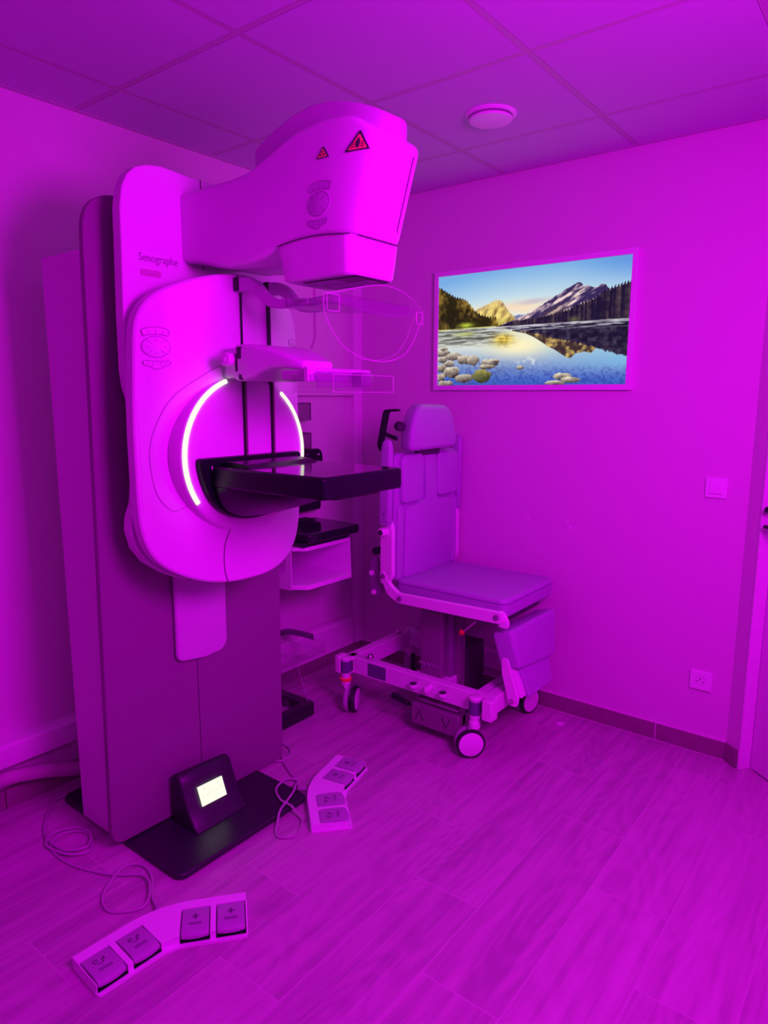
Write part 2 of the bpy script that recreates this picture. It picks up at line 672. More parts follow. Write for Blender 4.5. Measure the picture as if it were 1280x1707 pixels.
obj('door_handle', m, M_BLACK, dr)

# white trunking along the back wall and the white corner upright
m = MB()
m.prism([(YW, 0.186), (YW-0.060, 0.186), (YW-0.063, 0.192), (YW-0.063, 0.262), (YW-0.055, 0.272), (YW, 0.272)], 'x', XL, 1.262)
struct('trim_1', m, M_TRIM, bevel=0.002)
m = MB()
m.prism([(YW, SK), (YW-0.024, SK), (YW-0.024, 0.222), (YW-0.014, 0.236), (YW, 0.236)], 'x', 1.9, 2.93)
struct('trim_2', m, M_TRIM, bevel=0.002)
m = MB()
m.box(2.945, XW, YW-0.028, YW, SK, H)
struct('trim_3', m, M_TRIM, bevel=0.002)

# ================================================================ MAMMOGRAPHY MACHINE
CX = 1.476
mm = thing('mammography_machine', 'tall white mammography machine on a grey column with glowing ring and black breast platform', 'medical machine', (1.43, 2.05, 0))

m = MB()
m.prism(rrect(1.135, 1.715, 1.692, 2.42, 0.035, 6), 'z', 0, 0.021)
obj('base_plate', m, M_BASE, mm, bevel=0.006, seg=3)
m = MB()
m.prism([(1.118, 2.0), (1.80, 2.0), (1.80, 2.235), (1.118, 2.235)], 'z', 0.022, 1.93)
obj('column', m, M_SIDE, mm, bevel=0.008)
# front panel, two halves with a seam
m = MB()
pan = rpoly([(1.082, 0.028), (1.855, 0.016), (1.868, 2.094), (1.122, 2.094)], [0.055, 0.03, 0.09, 0.12], 8)
m.prism(pan, 'y', 1.978, 2.002)
obj('column_front_panel', m, M_PANEL, mm, bevel=0.003)
m = MB()
m.box(1.447, 1.4495, 1.976, 1.979, 0.03, 0.6)
obj('panel_seam', m, M_SEAM, mm)
# rail cover below the shield
m = MB()
puffy(m, rpoly([(1.353, 0.61), (1.366, 0.592), (1.47, 0.578), (1.55, 0.585), (1.572, 0.61), (1.575, 1.1), (1.356, 1.1)], 0.015, 4),
      lambda u, v, t: (u, 1.977-t, v), 0.022, 0.012)
obj('rail_cover', m, M_SHELLG, mm)

# pivoting back plate
L_ = [(1.323, 0.913), (1.257, 0.947), (1.195, 0.993), (1.16, 1.043), (1.146, 1.101), (1.151, 1.143), (1.168, 1.185), (1.176, 1.25),
      (1.18, 1.435), (1.177, 1.495), (1.166, 1.53), (1.161, 1.58), (1.163, 1.75), (1.169, 1.946), (1.171, 2.035), (1.18, 2.09),
      (1.198, 2.127), (1.226, 2.153), (1.264, 2.168), (1.313, 2.175), (1.36, 2.172), (1.414, 2.168)]
outl = L_ + [(2*CX-x, z) for x, z in reversed(L_)]
m = MB()
m.prism(outl, 'y', 1.862, 1.905)
obj('pivot_plate', m, M_SHELL, mm, bevel=0.004)
m = MB()
m.box(1.452, 1.454, 1.860, 1.863, 1.9, 2.168)
obj('plate_seam', m, M_SEAM, mm)
m = MB()
m.lathe((CX, 1.91, 1.4), (0, 1, 0), [(-0.01, 0.2), (0.07, 0.2)], 40)
obj('pivot_hub', m, M_DARK, mm)
# dark core between plate and shield
m = MB()
inn = [(CX+(x-CX)*0.94, 1.39+(z-1.39)*0.94) for x, z in
       [(1.449, 1.87), (1.305, 1.841), (1.212, 1.799), (1.163, 1.735), (1.15, 1.6), (1.141, 1.438), (1.142, 1.174), (1.164, 1.042), (1.251, 0.957), (1.425, 0.914)]]
inn = inn + [(2*CX-x, z) for x, z in reversed(inn)]
m.prism(inn, 'y', 1.822, 1.863)
obj('arm_core', m, M_DARK, mm)
for sgn in (-1, 1):
    m = MB()
    x0, x1 = CX+sgn*0.323, CX+sgn*0.300
    m.prism(rpoly([(x0, 1.155), (x1, 1.175), (x1, 1.485), (x0, 1.51)], 0.02), 'y', 1.80, 1.863)
    obj('side_cover', m, M_SHELL, mm)
m = MB()
m.cyl((1.165, 1.83, 1.105), (1.155, 1.82, 1.105), 0.012)
obj('side_indicator', m, M_RED, mm, label='small dark red round indicator')

# curved shield


def shield_y(x):
    return 1.70+0.93*(x-CX)**2


SL = [(1.476, 1.874), (1.449, 1.872), (1.378, 1.862), (1.305, 1.843), (1.255, 1.823), (1.212, 1.799), (1.183, 1.771), (1.163, 1.735), (1.153, 1.69), (1.148, 1.607),
      (1.141, 1.438), (1.14, 1.299), (1.141, 1.174), (1.147, 1.102), (1.164, 1.042), (1.196, 0.996), (1.251, 0.957), (1.322, 0.929), (1.40, 0.916), (1.476, 0.914)]
SLs = [(q.x, q.z) for q in spline([(x, 0, z) for x, z in SL], 4)]
sout = SLs + [(2*CX-x, z) for x, z in reversed(SLs[1:-1])]


def bulge(outline, zc, thick, eps=0.008, lift=0.0):
    m = MB()
    R = []
    R.append([(x, shield_y(x)+thick, z) for x, z in outline])
    R.append([(x, shield_y(x)+eps, z) for x, z in outline])
    for k in (0.35, 0.75, 1.0):
        ins = eps*k
        R.append([(CX+(x-CX)*(1-ins/0.33), shield_y(x)+eps*(1-math.sin(k*PI/2))-lift, zc+(z-zc)*(1-ins/0.48)) for x, z in outline])
    for s in (0.9, 0.75, 0.6, 0.45, 0.3, 0.15):
        R.append([(CX+(x-CX)*s, shield_y(CX+(x-CX)*s)-lift, zc+(z-zc)*s) for x, z in outline])
    vr = [[m.bm.verts.new(q) for q in r] for r in R]
    n = len(outline)
    for a, b in zip(vr, vr[1:]):
        for i in range(n):
            j = (i+1) % n
            m.bm.faces.new((a[i], a[j], b[j], b[i]))
    c = m.bm.verts.new((CX, shield_y(CX)-lift, zc))
    for i in range(n):
        m.bm.faces.new((vr[-1][i], vr[-1][(i+1) % n], c))
    m.bm.faces.new(list(reversed(vr[0])))
    return m


sh = obj('arm_shield', bulge(sout, 1.39, 0.04), M_SHELL, mm, angle=30)


def on_sh(x, z, lift=0.0012):
    return Vector((x, shield_y(x)-lift, z))


def sh_line(name, pts, w=0.0022, mtl=M_SEAM, parent=sh):
    m = MB()
    P = [on_sh(x, z, 0.0002) for x, z in pts]
    R = []
    for i, q in enumerate(P):
        t = (P[min(i+1, len(P)-1)]-P[max(i-1, 0)]).normalized()
        n = Vector((2*0.93*(q.x-CX), -1, 0)).normalized()
        s = t.cross(n).normalized()*w/2
        R.append([q-s, q+s, q+s+n*0.0006, q-s+n*0.0006])
    m.rings(R)
    return obj(name, m, mtl, parent)


M_LINE = mat('groove', (0.34, 0.33, 0.36), 0.6)
sp2 = lambda pts, n=8: [(q.x, q.y) for q in spline([(x, z, 0) for x, z in pts], n)]
sh_line('seam', sp2([(1.401, 1.545), (1.387, 1.575), (1.397, 1.593)], 4)[:6] + sp2([(1.385, 1.597), (1.338, 1.574), (1.242, 1.506), (1.192, 1.42), (1.173, 1.333), (1.184, 1.225), (1.215, 1.172), (1.24, 1.166), (1.28, 1.186)]), 0.002, M_LINE)
sh_line('seam', sp2([(1.433, 1.125), (1.40, 1.094), (1.378, 1.05), (1.371, 1.00), (1.373, 0.955), (1.383, 0.918)]), 0.003, M_SEAM)
sh_line('seam', [(1.452, 1.835), (1.452, 1.871)], 0.002, M_SEAM)


# control pads: rim groove, three rubber keys
def pad_shapes():
    """2-D outlines in units of the pad half width (=1)"""
    top, bot = [], []
    for i in range(13):
        a = math.radians(152-124*i/12)
        top.append((1.15*math.cos(a), 0.62*math.sin(a)+1.25))
    for i in range(13):
        a = math.radians(28+124*i/12)
        top.append((0.98*math.cos(a), 0.34*math.sin(a)+0.86))
    top = rpoly(top, 0.12, 2)
    circ = [(math.cos(2*PI*i/40), math.sin(2*PI*i/40)) for i in range(40)]
    bot = rpoly([(-1.0, -1.30), (-0.55, -1.36), (0, -1.40), (0.55, -1.36), (1.0, -1.30), (0.98, -1.72), (0.45, -1.86), (0.22, -2.12), (-0.22, -2.12), (-0.45, -1.86), (-0.98, -1.72)], 0.2, 3)
    return top, circ, bot


def control_pad(place0, sc, parent, mtl, label):
    """place0(u,v,h)->xyz on the host surface in metres, h outwards; sc = half width, half height of the round key"""
    su, sv = sc

    def place(u, v, h):
        return place0(u*su, v*sv, h)
    top, circ, bot = pad_shapes()
    m = MB()
    m.rings([[place(u*1.06, v*1.06, -0.0008) for u, v in circ], [place(u*1.06, v*1.06, 0.0006) for u, v in circ],
             [place(u*1.0, v*1.0, 0.0013) for u, v in circ]])
    pad = obj('control_pad', m, mtl, parent, label=label)
    m = MB()
    m.tube([place(u, v, 0.0009) for u, v in circ], 0.0010, 6, closed=True)
    for a in (45, 135, 225, 315):
        c, s_ = math.cos(math.radians(a)), math.sin(math.radians(a))
        m.tube([place(c*0.98, s_*0.98, 0.0012), place(c*0.38, s_*0.38, 0.0012)], 0.0007, 6)
    for a in (0, 90, 180, 270):
        c, s_ = math.cos(math.radians(a)), math.sin(math.radians(a))
        m.sphere(place(c*0.62, s_*0.62, 0.0012), 0.0018, 4)
    obj('key_groove', m, M_LINE, pad)
    for nm, o, seps, dots in (('upper_key', top, (((0, 1.22), (0, 1.66)),), ((-0.5, 1.38), (0.5, 1.38))),
                              ('lower_key', bot, (((-0.3, -1.42), (-0.3, -1.85)), ((0.3, -1.42), (0.3, -1.85))), ((-0.65, -1.55), (0, -1.65), (0.65, -1.55)))):
        m = MB()
        m.rings([[place(u, v, -0.0008) for u, v in o], [place(u, v, 0.0009) for u, v in o]])
        k_ = obj(nm, m, mtl, pad)
        m = MB()
        m.tube([place(u, v, 0.0007) for u, v in o], 0.0010, 6, closed=True)
        for sp_ in seps:
            m.tube([place(u, v, 0.0010) for u, v in sp_], 0.0007, 6)
        for u, v in dots:
            m.sphere(place(u, v, 0.0010), 0.0018, 4)
        obj('key_groove', m, M_LINE, pad)


def shp(cx, cz):
    def f(u, v, h):
        x = cx+u
        n = Vector((2*0.93*(x-CX), -1, 0)).normalized()
        return Vector((x, shield_y(x), cz+v))+n*h
    return f


control_pad(shp(1.203, 1.645), (0.0345, 0.0295), mm, M_SHELL, 'round four-way key pad on the left of the shield')
control_pad(shp(1.749, 1.645), (0.0345, 0.0295), mm, M_SHELL, 'round four-way key pad on the right of the shield')

# lettering on the back plate
mt = Matrix.Translation((1.221, 1.8615, 1.897)) @ Matrix.Rotation(PI/2, 4, 'X') @ Matrix.Diagonal((0.86, 1, 1, 1))
obj('lettering', text_mesh('Senographe', 0.0335, mt, 0.0012), M_LINE, mm)
m = MB()
m.prism(rrect(1.224, 1.295, 1.855, 1.874, 0.0095, 6), 'y', 1.8600, 1.864)
pl = obj('name_pill', m, M_PILL, mm)
mt = Matrix.Translation((1.236, 1.8598, 1.8605)) @ Matrix.Rotation(PI/2, 4, 'X')
obj('pill_lettering', text_mesh('Pristina', 0.013, mt, 0.0004), M_PAD, pl)

# turntable disc with the light ring
RC, RR, RY = 1.322, 0.243, 1.700
m = MB()
m.lathe((CX, RY, RC), (0, 1, 0), [(0.0, 0.001), (0.0, RR-0.02), (0.0, RR-0.006), (0.004, RR+0.004), (0.012, RR+0.010), (0.058, RR+0.016)], 96)
disc = obj('turntable', m, M_SHELL, mm)


def arc(a0, a1, n=48):
    return [math.radians(a0+(a1-a0)*i/n) for i in range(n+1)]


for a0, a1 in ((109, 214), (53, -20)):
    m = MB()
    R = []
    for a in arc(a0, a1):
        c, s = math.cos(a), math.sin(a)
        r0, r1 = RR-0.0065, RR+0.0055
        R.append([(CX+c*r0, RY-0.003, RC+s*r0), (CX+c*r1, RY-0.002, RC+s*r1), (CX+c*r1, RY+0.012, RC+s*r1), (CX+c*r0, RY+0.010, RC+s*r0)])
    m.rings(R)
    obj('light_ring', m, M_RING, disc)

# guide slots and their steel rails
for x in (1.4605, 1.5775):
    m = MB()
    m.box(x-0.0035, x+0.0035, 1.6965, 1.712, 1.32, 1.845)
    s_ = obj('guide_slot', m, M_BLACK, mm)
    m = MB()
    m.box(x+0.002, x+0.0085, 1.692, 1.700, 1.32, 1.56)
    obj('steel_rail', m, M_RAIL, s_)

# bucky back plate and breast platform
m = MB()
o = [(1.27, 1.322), (1.268, 1.30), (1.277, 1.26), (1.29, 1.225), (1.31, 1.188), (1.34, 1.158), (1.385, 1.133), (1.435, 1.122), (CX, 1.12)]
o = o+[(2*CX-x, z) for x, z in reversed(o[:-1])]
o = rpoly(o, 0.012, 3)
m.rings([[(x, 1.699, z) for x, z in o], [(x, 1.676, z) for x, z in o], [(CX+(x-CX)*0.985, 1.672, 1.22+(z-1.22)*0.98) for x, z in o]])
bk = obj('platform_mount', m, M_SATIN, mm)
# bowl carrying the platform
m = MB()
R = []
for k, (y, zt, zb, hw) in enumerate([(1.680, 1.290, 1.128, 0.1715), (1.66, 1.290, 1.128, 0.1715), (1.60, 1.288, 1.142, 0.1705), (1.52, 1.280, 1.165, 0.168), (1.44, 1.262, 1.192, 0.155), (1.36, 1.250, 1.218, 0.135), (1.29, 1.246, 1.236, 0.11)]):
    sec = []
    for i in range(25):
        a = PI+PI*i/24
        sec.append((CX+hw*math.copysign(abs(math.cos(a))**0.75, math.cos(a)), y, zt+(zt-zb)*math.copysign(abs(math.sin(a))**0.8, math.sin(a))))
    R.append(sec)
m.rings(R)
obj('platform_bowl', m, M_SATIN, mm, angle=50)
m = MB()
m.tube(spline([(1.302, 1.666, 1.30), (1.306, 1.664, 1.27), (1.318, 1.660, 1.235), (1.335, 1.656, 1.232)], 6), 0.0022, 6)
obj('platform_edge', m, M_STEEL, mm)
m = MB()
rbox(m, 1.302, 1.648, 1.214, 1.674, 1.237, 1.2975, 0.012, 'z')
pf = obj('breast_platform', m, M_SATIN, mm, bevel=0.008, seg=3, label='black slab of the breast support')
m = MB()
m.prism(rrect(1.309, 1.641, 1.221, 1.66, 0.01), 'z', 1.2965, 1.2985)
obj('platform_top', m, M_GLOSS, pf)
m = MB()
m.prism(rpoly([(1.525, 1.297), (1.64, 1.297), (1.655, 1.31), (1.61, 1.312), (1.56, 1.3085)], 0.004), 'x', 1.335, 1.615)
obj('rear_ledge', m, M_SATIN, pf)
m = MB()
m.prism(rrect(1.38, 1.60, 1.25, 1.5, 0.03), 'z', 1.226, 1.238)
obj('release_handle', m, M_BLACK, pf)
m = MB()
pts = [(1.31, 1.216+0.4*0, 1.2978)]
for i in range(34):
    m.sphere((1.312+i*0.0098, 1.2165, 1.2972), 0.0012, 3)
obj('stitch_mark', m, M_SEAM, pf)

# compression carriage
m = MB()
rbox(m, 1.39, 1.60, 1.625, 1.70, 1.558, 1.648, 0.012, 'y')
cg = obj('compression_carriage', m, M_SHELL, mm, bevel=0.006)
m = MB()
m.lathe((1.395, 1.645, 1.612), (-1, -0.15, 0), [(0, 0.013), (0.012, 0.013), (0.013, 0.018), (0.016, 0.0205), (0.052, 0.0205), (0.056, 0.018), (0.058, 0.012), (0.057, 0.008), (0.06, 0.006)], 28)
obj('turning_knob', m, M_SHELL, cg)
m = MB()
R = []
for y, x0, x1, z0, z1 in ((1.635, 1.374, 1.585, 1.556, 1.650), (1.622, 1.366, 1.588, 1.550, 1.654), (1.585, 1.362, 1.588, 1.549, 1.655), (1.545, 1.360, 1.585, 1.556, 1.653), (1.515, 1.361, 1.575, 1.573, 1.648), (1.47, 1.362, 1.555, 1.582, 1.638), (1.41, 1.364, 1.525, 1.582, 1.622), (1.352, 1.366, 1.49, 1.579, 1.604), (1.345, 1.37, 1.486, 1.582, 1.602)):
    R.append([(a, y, b) for a, b in rrect(x0, x1, z0, z1, 0.014)])
m.rings(R)
arm_c = obj('carriage_arm', m, M_SHELL, mm, bevel=0.002)
m = MB()
m.box(1.3645, 1.375, 1.596, 1.622, 1.575, 1.63)
m.box(1.3625, 1.375, 1.585, 1.612, 1.612, 1.648)
m.box(1.3625, 1.375, 1.585, 1.605, 1.553, 1.57)
obj('paddle_clamp', m, M_BLACK, arm_c, bevel=0.003)
# paddle holder and the clear compression paddle
m = MB()
R = []
for y, x0, x1, z0, z1 in ((1.415, 1.352, 1.60, 1.549, 1.577), (1.36, 1.348, 1.602, 1.547, 1.577), (1.30, 1.346, 1.602, 1.545, 1.582)):
    R.append([(a, y, b) for a, b in rrect(x0, x1, z0, z1, 0.007)])
m.rings(R)
ph = obj('paddle_holder', m, M_SHELLG, mm, bevel=0.002)
m = MB()
m.box(1.3415, 1.350, 1.302, 1.318, 1.545, 1.584)
obj('holder_latch', m, M_SHELL, ph, bevel=0.002)


def tray(mb, x0, x1, y0, y1, z0, z1, t, r=0.01):
    o1, o2 = rrect(x0, x1, y0, y1, r), rrect(x0+t, x1-t, y0+t, y1-t, max(r-t, 0.002))
    mb.rings([[(a, b, z0) for a, b in o1], [(a, b, z1) for a, b in o1], [(a, b, z1) for a, b in o2], [(a, b, z0+t) for a, b in o2]])
    return mb


m = MB()
tray(m, 1.345, 1.607, 1.215, 1.37, 1.517, 1.563, 0.0028)
pd = obj('compression_paddle', m, M_CLEAR, mm, label='clear compression paddle')
m = MB()
for o_, z in ((rrect(1.345, 1.607, 1.215, 1.37, 0.01), 1.563), (rrect(1.345, 1.607, 1.215, 1.37, 0.01), 1.518)):
    m.tube([(a, b, z) for a, b in o_], 0.0011, 6, closed=True)
m.tube([(1.604, 1.218, 1.518), (1.604, 1.218, 1.563)], 0.0016, 6)
m.tube([(1.348, 1.218, 1.518), (1.348, 1.218, 1.563)], 0.0013, 6)
obj('paddle_rim', m, M_CLEAR2, pd)
m = MB()
m.box(1.36, 1.592, 1.285, 1.291, 1.53, 1.572)
m.box(1.50, 1.545, 1.25, 1.285, 1.535, 1.572)
obj('paddle_bracket', m, M_SMOKE, pd, bevel=0.002)

# face visor on two bent arms
for x in (1.449, 1.569):
    m = MB()
    pts = spline([(x, 1.700, 1.838), (x, 1.672, 1.838), (x, 1.64, 1.836), (x, 1.605, 1.82), (x, 1.57, 1.79), (x, 1.53, 1.772), (x, 1.47, 1.768)], 6)
    R = []
    for i, q in enumerate(pts):
        t = (pts[min(i+1, len(pts)-1)]-pts[max(i-1, 0)]).normalized()
        n = t.cross(Vector((1, 0, 0))).normalized()
        h = 0.0215-0.010*i/len(pts)
        R.append([q+Vector((sx*0.012, 0, 0))+n*(sz*h) for sx, sz in ((-1, -1), (1, -1), (1, 1), (-1, 1))])
    m.rings(R)
    va = obj('visor_arm', m, M_SHELLG, mm, bevel=0.005, seg=3)
    m = MB()
    m.box(x-0.0150, x-0.004, 1.676, 1.702, 1.818, 1.861)
    obj('arm_socket', m, M_BLACK, va, bevel=0.005)
m = MB()
rbox(m, 1.437, 1.582, 1.40, 1.50, 1.757, 1.778, 0.02, 'z')
R = []
for y, x0, x1, z0, z1 in ((1.44, 1.43, 1.588, 1.752, 1.772), (1.36, 1.40, 1.62, 1.748, 1.768), (1.28, 1.37, 1.65, 1.743, 1.766), (1.215, 1.34, 1.68, 1.738, 1.766)):
    R.append([(a, y, b) for a, b in rrect(x0, x1, z0, z1, 0.008)])
m.rings(R)
obj('visor_bracket', m, M_SMOKE, va, bevel=0.002)


def vis_y(x):
    return 1.20-0.02*(1-((x-1.513)/0.213)**2)


VO = [(1.299, 1.757), (1.299, 1.722), (1.316, 1.680), (1.352, 1.640), (1.393, 1.617), (1.450, 1.603), (1.506, 1.600), (1.561, 1.607), (1.617, 1.625), (1.664, 1.663), (1.690, 1.695), (1.715, 1.727), (1.722, 1.748)]
VOs = [(q.x, q.z) for q in spline([(x, 0, z) for x, z in VO], 4)]
TOP = [(q.x, q.z) for q in spline([(1.722, 0, 1.748), (1.659, 0, 1.778), (1.57, 0, 1.797), (1.49, 0, 1.797), (1.41, 0, 1.782), (1.34, 0, 1.764), (1.299, 0, 1.757)], 5)][1:-1]
ol = VOs+TOP
m = MB()
R = []
for t in (0.0, 0.004):
    for s in ((0.001, 0.25, 0.5, 0.75, 1.0) if t == 0 else (1.0, 0.75, 0.5, 0.25, 0.001)):
        R.append([(1.513+(x-1.513)*s, vis_y(1.513+(x-1.513)*s)+t, 1.70+(z-1.70)*s) for x, z in ol])
m.rings(R)
vs = obj('face_visor', m, M_CLEAR, mm, angle=60, label='clear curved face visor')
m = MB()
m.tube([(x, vis_y(x)+0.002, z) for x, z in ol], 0.0016, 6, closed=True)
m.tube([(x+0.0, vis_y(x)+0.03, z+0.004) for x, z in VOs[20:]], 0.0009, 6)
obj('visor_rim', m, M_CLEAR2, vs)
for o_ in (rrect(1.303, 1.342, 1.716, 1.757, 0.004), rrect(1.672, 1.712, 1.712, 1.746, 0.004)):
    m = MB()
    m.tube([(x, vis_y(x)-0.004, z) for x, z in o_], 0.0014, 6, closed=True)
    obj('visor_tab', m, M_CLEAR2, vs)
m = MB()
R = []
for i in range(31):
    x = 1.335+0.36*i/30
    y = vis_y(x)+0.012+0.012*math.sin(PI*i/30)
    z0 = 1.742-0.020*math.sin(PI*(i/30)**1.2)
    z1 = 1.757
    R.append([(x, y, z0), (x, y+0.004, z0), (x, y+0.004, z1), (x, y, z1)])
m.rings(R)
obj('visor_stiffener', m, M_SMOKE, vs)

# tube head: arm that swells to the rounded head
TT = [(1.12, 2.115), (1.149, 2.135), (1.18, 2.158), (1.225, 2.182), (1.307, 2.194), (1.371, 2.184), (1.427, 2.166), (1.486, 2.144), (1.56, 2.120), (1.637, 2.114), (1.717, 2.114), (1.862, 2.112)]
BB = [(1.10, 1.915), (1.179, 1.908), (1.27, 1.917), (1.356, 1.917), (1.443, 1.907), (1.484, 1.892), (1.546, 1.879), (1.649, 1.879), (1.718, 1.884), (1.825, 1.909), (1.862, 1.912)]
HC = 1.486


def lean(y, z):
    f = max(0.0, min(1.0, (1.36-y)/0.16))
    return -f*0.30*(z-1.908)


def half_w(y):
    y0, y1 = 1.178, 1.30
    if y >= y1:
        return 0.111
    t = (y1-y)/(y1-y0)
    return 0.078+0.033*math.sqrt(max(0.0, 1-t**2.2))


ys = [1.862, 1.80, 1.72, 1.64, 1.60, 1.56, 1.52, 1.48, 1.45, 1.42, 1.39, 1.36, 1.33, 1.30, 1.28, 1.26, 1.24, 1.225, 1.21, 1.20, 1.19, 1.184, 1.18, 1.178]
m = MB()
R = []
for y in ys:
    zt, zb, hw = interp(y-0.03*max(0, min(1, (1.26-y)/0.05)), TT), interp(y, BB), half_w(y)
    R.append([(a, y+lean(y, b), b) for a, b in rrect(HC-hw, HC+hw, zb, zt, 0.016, 4)])
m.rings(R)
hd = obj('tube_head', m, M_SHELL, mm, angle=45)
# raised inner cover on top of the head
m = MB()
R = []
T2 = [(1.11, 2.19), (1.16, 2.216), (1.213, 2.237), (1.294, 2.259), (1.369, 2.266), (1.44, 2.256), (1.49, 2.240), (1.544, 2.221), (1.60, 2.192), (1.64, 2.165)]
for i in range(25):
    y = 1.585-0.46*i/24
    t = max(0.0, (1.26-y)/(1.26-1.125))
    hw = 0.022+0.055*math.sqrt(max(0, 1-t**2))
    zt = interp(y, T2)
    R.append([(a, y, b) for a, b in rrect(1.510-hw, 1.510+hw, 2.08, zt, 0.012, 4)])
m.rings(R)
obj('head_top_cover', m, M_SHELLG, hd, angle=45)
# seam to the front cover
m = MB()
P = []
for i in range(15):
    z = 1.945+0.170*i/14
    P.append((1.550, 1.1772+lean(1.18, z), z))
strip(m, P, 0.003, (0, -1, -0.3), 0.0008)
P = [(1.550, 1.1772+lean(1.18, 1.945), 1.945), (1.556, 1.179+lean(1.18, 1.935), 1.935), (1.566, 1.187+lean(1.18, 1.928), 1.926)]
strip(m, P, 0.003, (0.3, -1, -0.3), 0.0008)
obj('front_seam', m, M_SEAM, hd)
# collimator box
m = MB()
R = []
for z, x0, x1, y0, y1 in ((1.909, 1.379, 1.588, 1.184, 1.458), (1.905, 1.377, 1.591, 1.180, 1.452), (1.86, 1.379, 1.582, 1.180, 1.440), (1.818, 1.381, 1.572, 1.181, 1.432), (1.813, 1.385, 1.568, 1.185, 1.428)):
    o_ = rpoly([(x0, y1), (x0, y0+0.02), (x0+0.02, y0), (x1-0.02, y0), (x1, y0+0.02), (x1, y1)], [0.02, 0.012, 0.012, 0.02, 0.02, 0.02], 3)
    o_ = [q for i_ in range(len(o_)) for q in [tuple(Vector(o_[i_]).lerp(Vector(o_[(i_+1) % len(o_)]), t_/6)) for t_ in range(6)]]
    R.append([(a, b, z+(0.0105*math.sin(PI*max(0, min(1, (1.445-b)/0.262))) if z > 1.9 else 0)) for a, b in o_])
m.rings(R)
cl = obj('collimator', m, M_SHELL, mm, angle=25)
m = MB()
rr = rrect(1.4, 1.5785, 1.178, 1.46, 0.02)
strip(m, [(1.3745, 1.443-0.02*i+0.0, 1.907+0.010*math.sin(PI*i/13)) for i in range(14)], 0.003, (-1, 0, 0), 0.0008)
strip(m, [(1.40+0.0148*i, 1.1765-0.001*math.sin(PI*i/11), 1.908) for i in range(12)], 0.003, (0, -1, 0), 0.0008)
obj('collimator_seam', m, M_SEAM, cl)
m = MB()
m.box(1.41, 1.55, 1.195, 1.385, 1.8105, 1.8155)
cw = obj('collimator_window', m, M_BLACK, cl, bevel=0.002)
m = MB()
m.box(1.418, 1.47, 1.275, 1.37, 1.8095, 1.811)
m.box(1.478, 1.53, 1.21, 1.37, 1.8095, 1.811)
obj('window_pane', m, M_SHELLG, cl)


# warning triangles and key pad on the left flank of the head
def flank(y, z, h):
    hw = half_w(y)
    return Vector((HC-hw-h, y+lean(y, z), z))


def warn(cy, cz, w, h, label, fig):
    """triangle facing -x: right in the picture is -y"""
    m = MB()
    tri = rpoly([(w/2, 0), (-w/2, 0), (0, h)], 0.003, 3)
    m.rings([[flank(cy-u, cz+v, -0.001) for u, v in tri], [flank(cy-u, cz+v, 0.0030) for u, v in tri]])
    b = obj('warning_sticker', m, M_INK, mm, label=label)
    m = MB()
    c = h*0.36
    tri2 = [(u*0.74, c+(v-c)*0.74-0.001) for u, v in tri]
    m.rings([[flank(cy-u, cz+v, 0.001) for u, v in tri2], [flank(cy-u, cz+v, 0.0036) for u, v in tri2]])
    obj('sticker_face', m, M_YEL, b)
    m = MB()
    for poly in fig:
        m.rings([[flank(cy-u*w, cz+v*h, 0.0030) for u, v in poly], [flank(cy-u*w, cz+v*h, 0.0042) for u, v in poly]])
    obj('sticker_symbol', m, M_INK, b)


fig1 = [[(-0.05, 0.14), (0.05, 0.14), (0.075, 0.38), (0.06, 0.5), (-0.06, 0.5), (-0.075, 0.38)], [(0.045*math.cos(a*PI/5), 0.56+0.05*math.sin(a*PI/5)) for a in range(10)]]
for k in (-1, 1):
    for v in (0.2, 0.3, 0.4):
        fig1.append([(k*0.12, v), (k*0.26, v-0.07), (k*0.26, v-0.045), (k*0.12, v+0.03)])
fig2 = []
for a0 in (90, 210, 330):
    fig2.append([(0.0+0.05*math.cos(math.radians(a0)), 0.34+0.05*math.sin(math.radians(a0)))] +
                [(0.22*math.cos(math.radians(a0+d)), 0.34+0.22*math.sin(math.radians(a0+d))) for d in (-28, 0, 28)])
warn(1.2155, 2.098, 0.052, 0.044, 'larger orange warning triangle with a figure', fig1)
warn(1.294, 2.099, 0.031, 0.027, 'smaller orange radiation triangle', fig2)


def hp(u, v, h):
    # u: picture right = -y
    return flank(1.297-u, 1.993+v, h)


control_pad(hp, (0.032, 0.0285), mm, M_PAD, 'oval four-way key pad on the flank of the head')

# floor console on the base plate
m = MB()
CO = [(1.955, 0.021), (1.955, 0.198), (1.93, 0.207), (1.912, 0.195), (1.90, 0.165), (1.868, 0.085), (1.838, 0.040), (1.815, 0.021)]
R = []
for x, s in ((1.303, 0.97), (1.311, 1.0), (1.38, 1.0), (1.46, 1.0), (1.522, 1.0), (1.530, 0.97)):
    R.append([(x, 1.955-(1.955-y)*s*(0.97+0.03*math.sin(PI*(x-1.28)/0.23)), 0.021+(z-0.021)*s*(0.92+0.08*(1.51-x)/0.22)) for y, z in CO])
m.rings(R)
cs = obj('floor_console', m, M_BASE, mm, bevel=0.006, seg=3)


def con(u, v, h):
    """u along x, v up the sloped face"""
    a = Vector((0, 1.868, 0.085))
    b = Vector((0, 1.90, 0.165))
    d = (b-a).normalized()
    n = Vector((0, -d.z, d.y))
    q = a+d*v+n*h
    return (u+0.016, q.y-0.008, q.z-0.012-0.006*(u-1.33)/0.1*0.6)


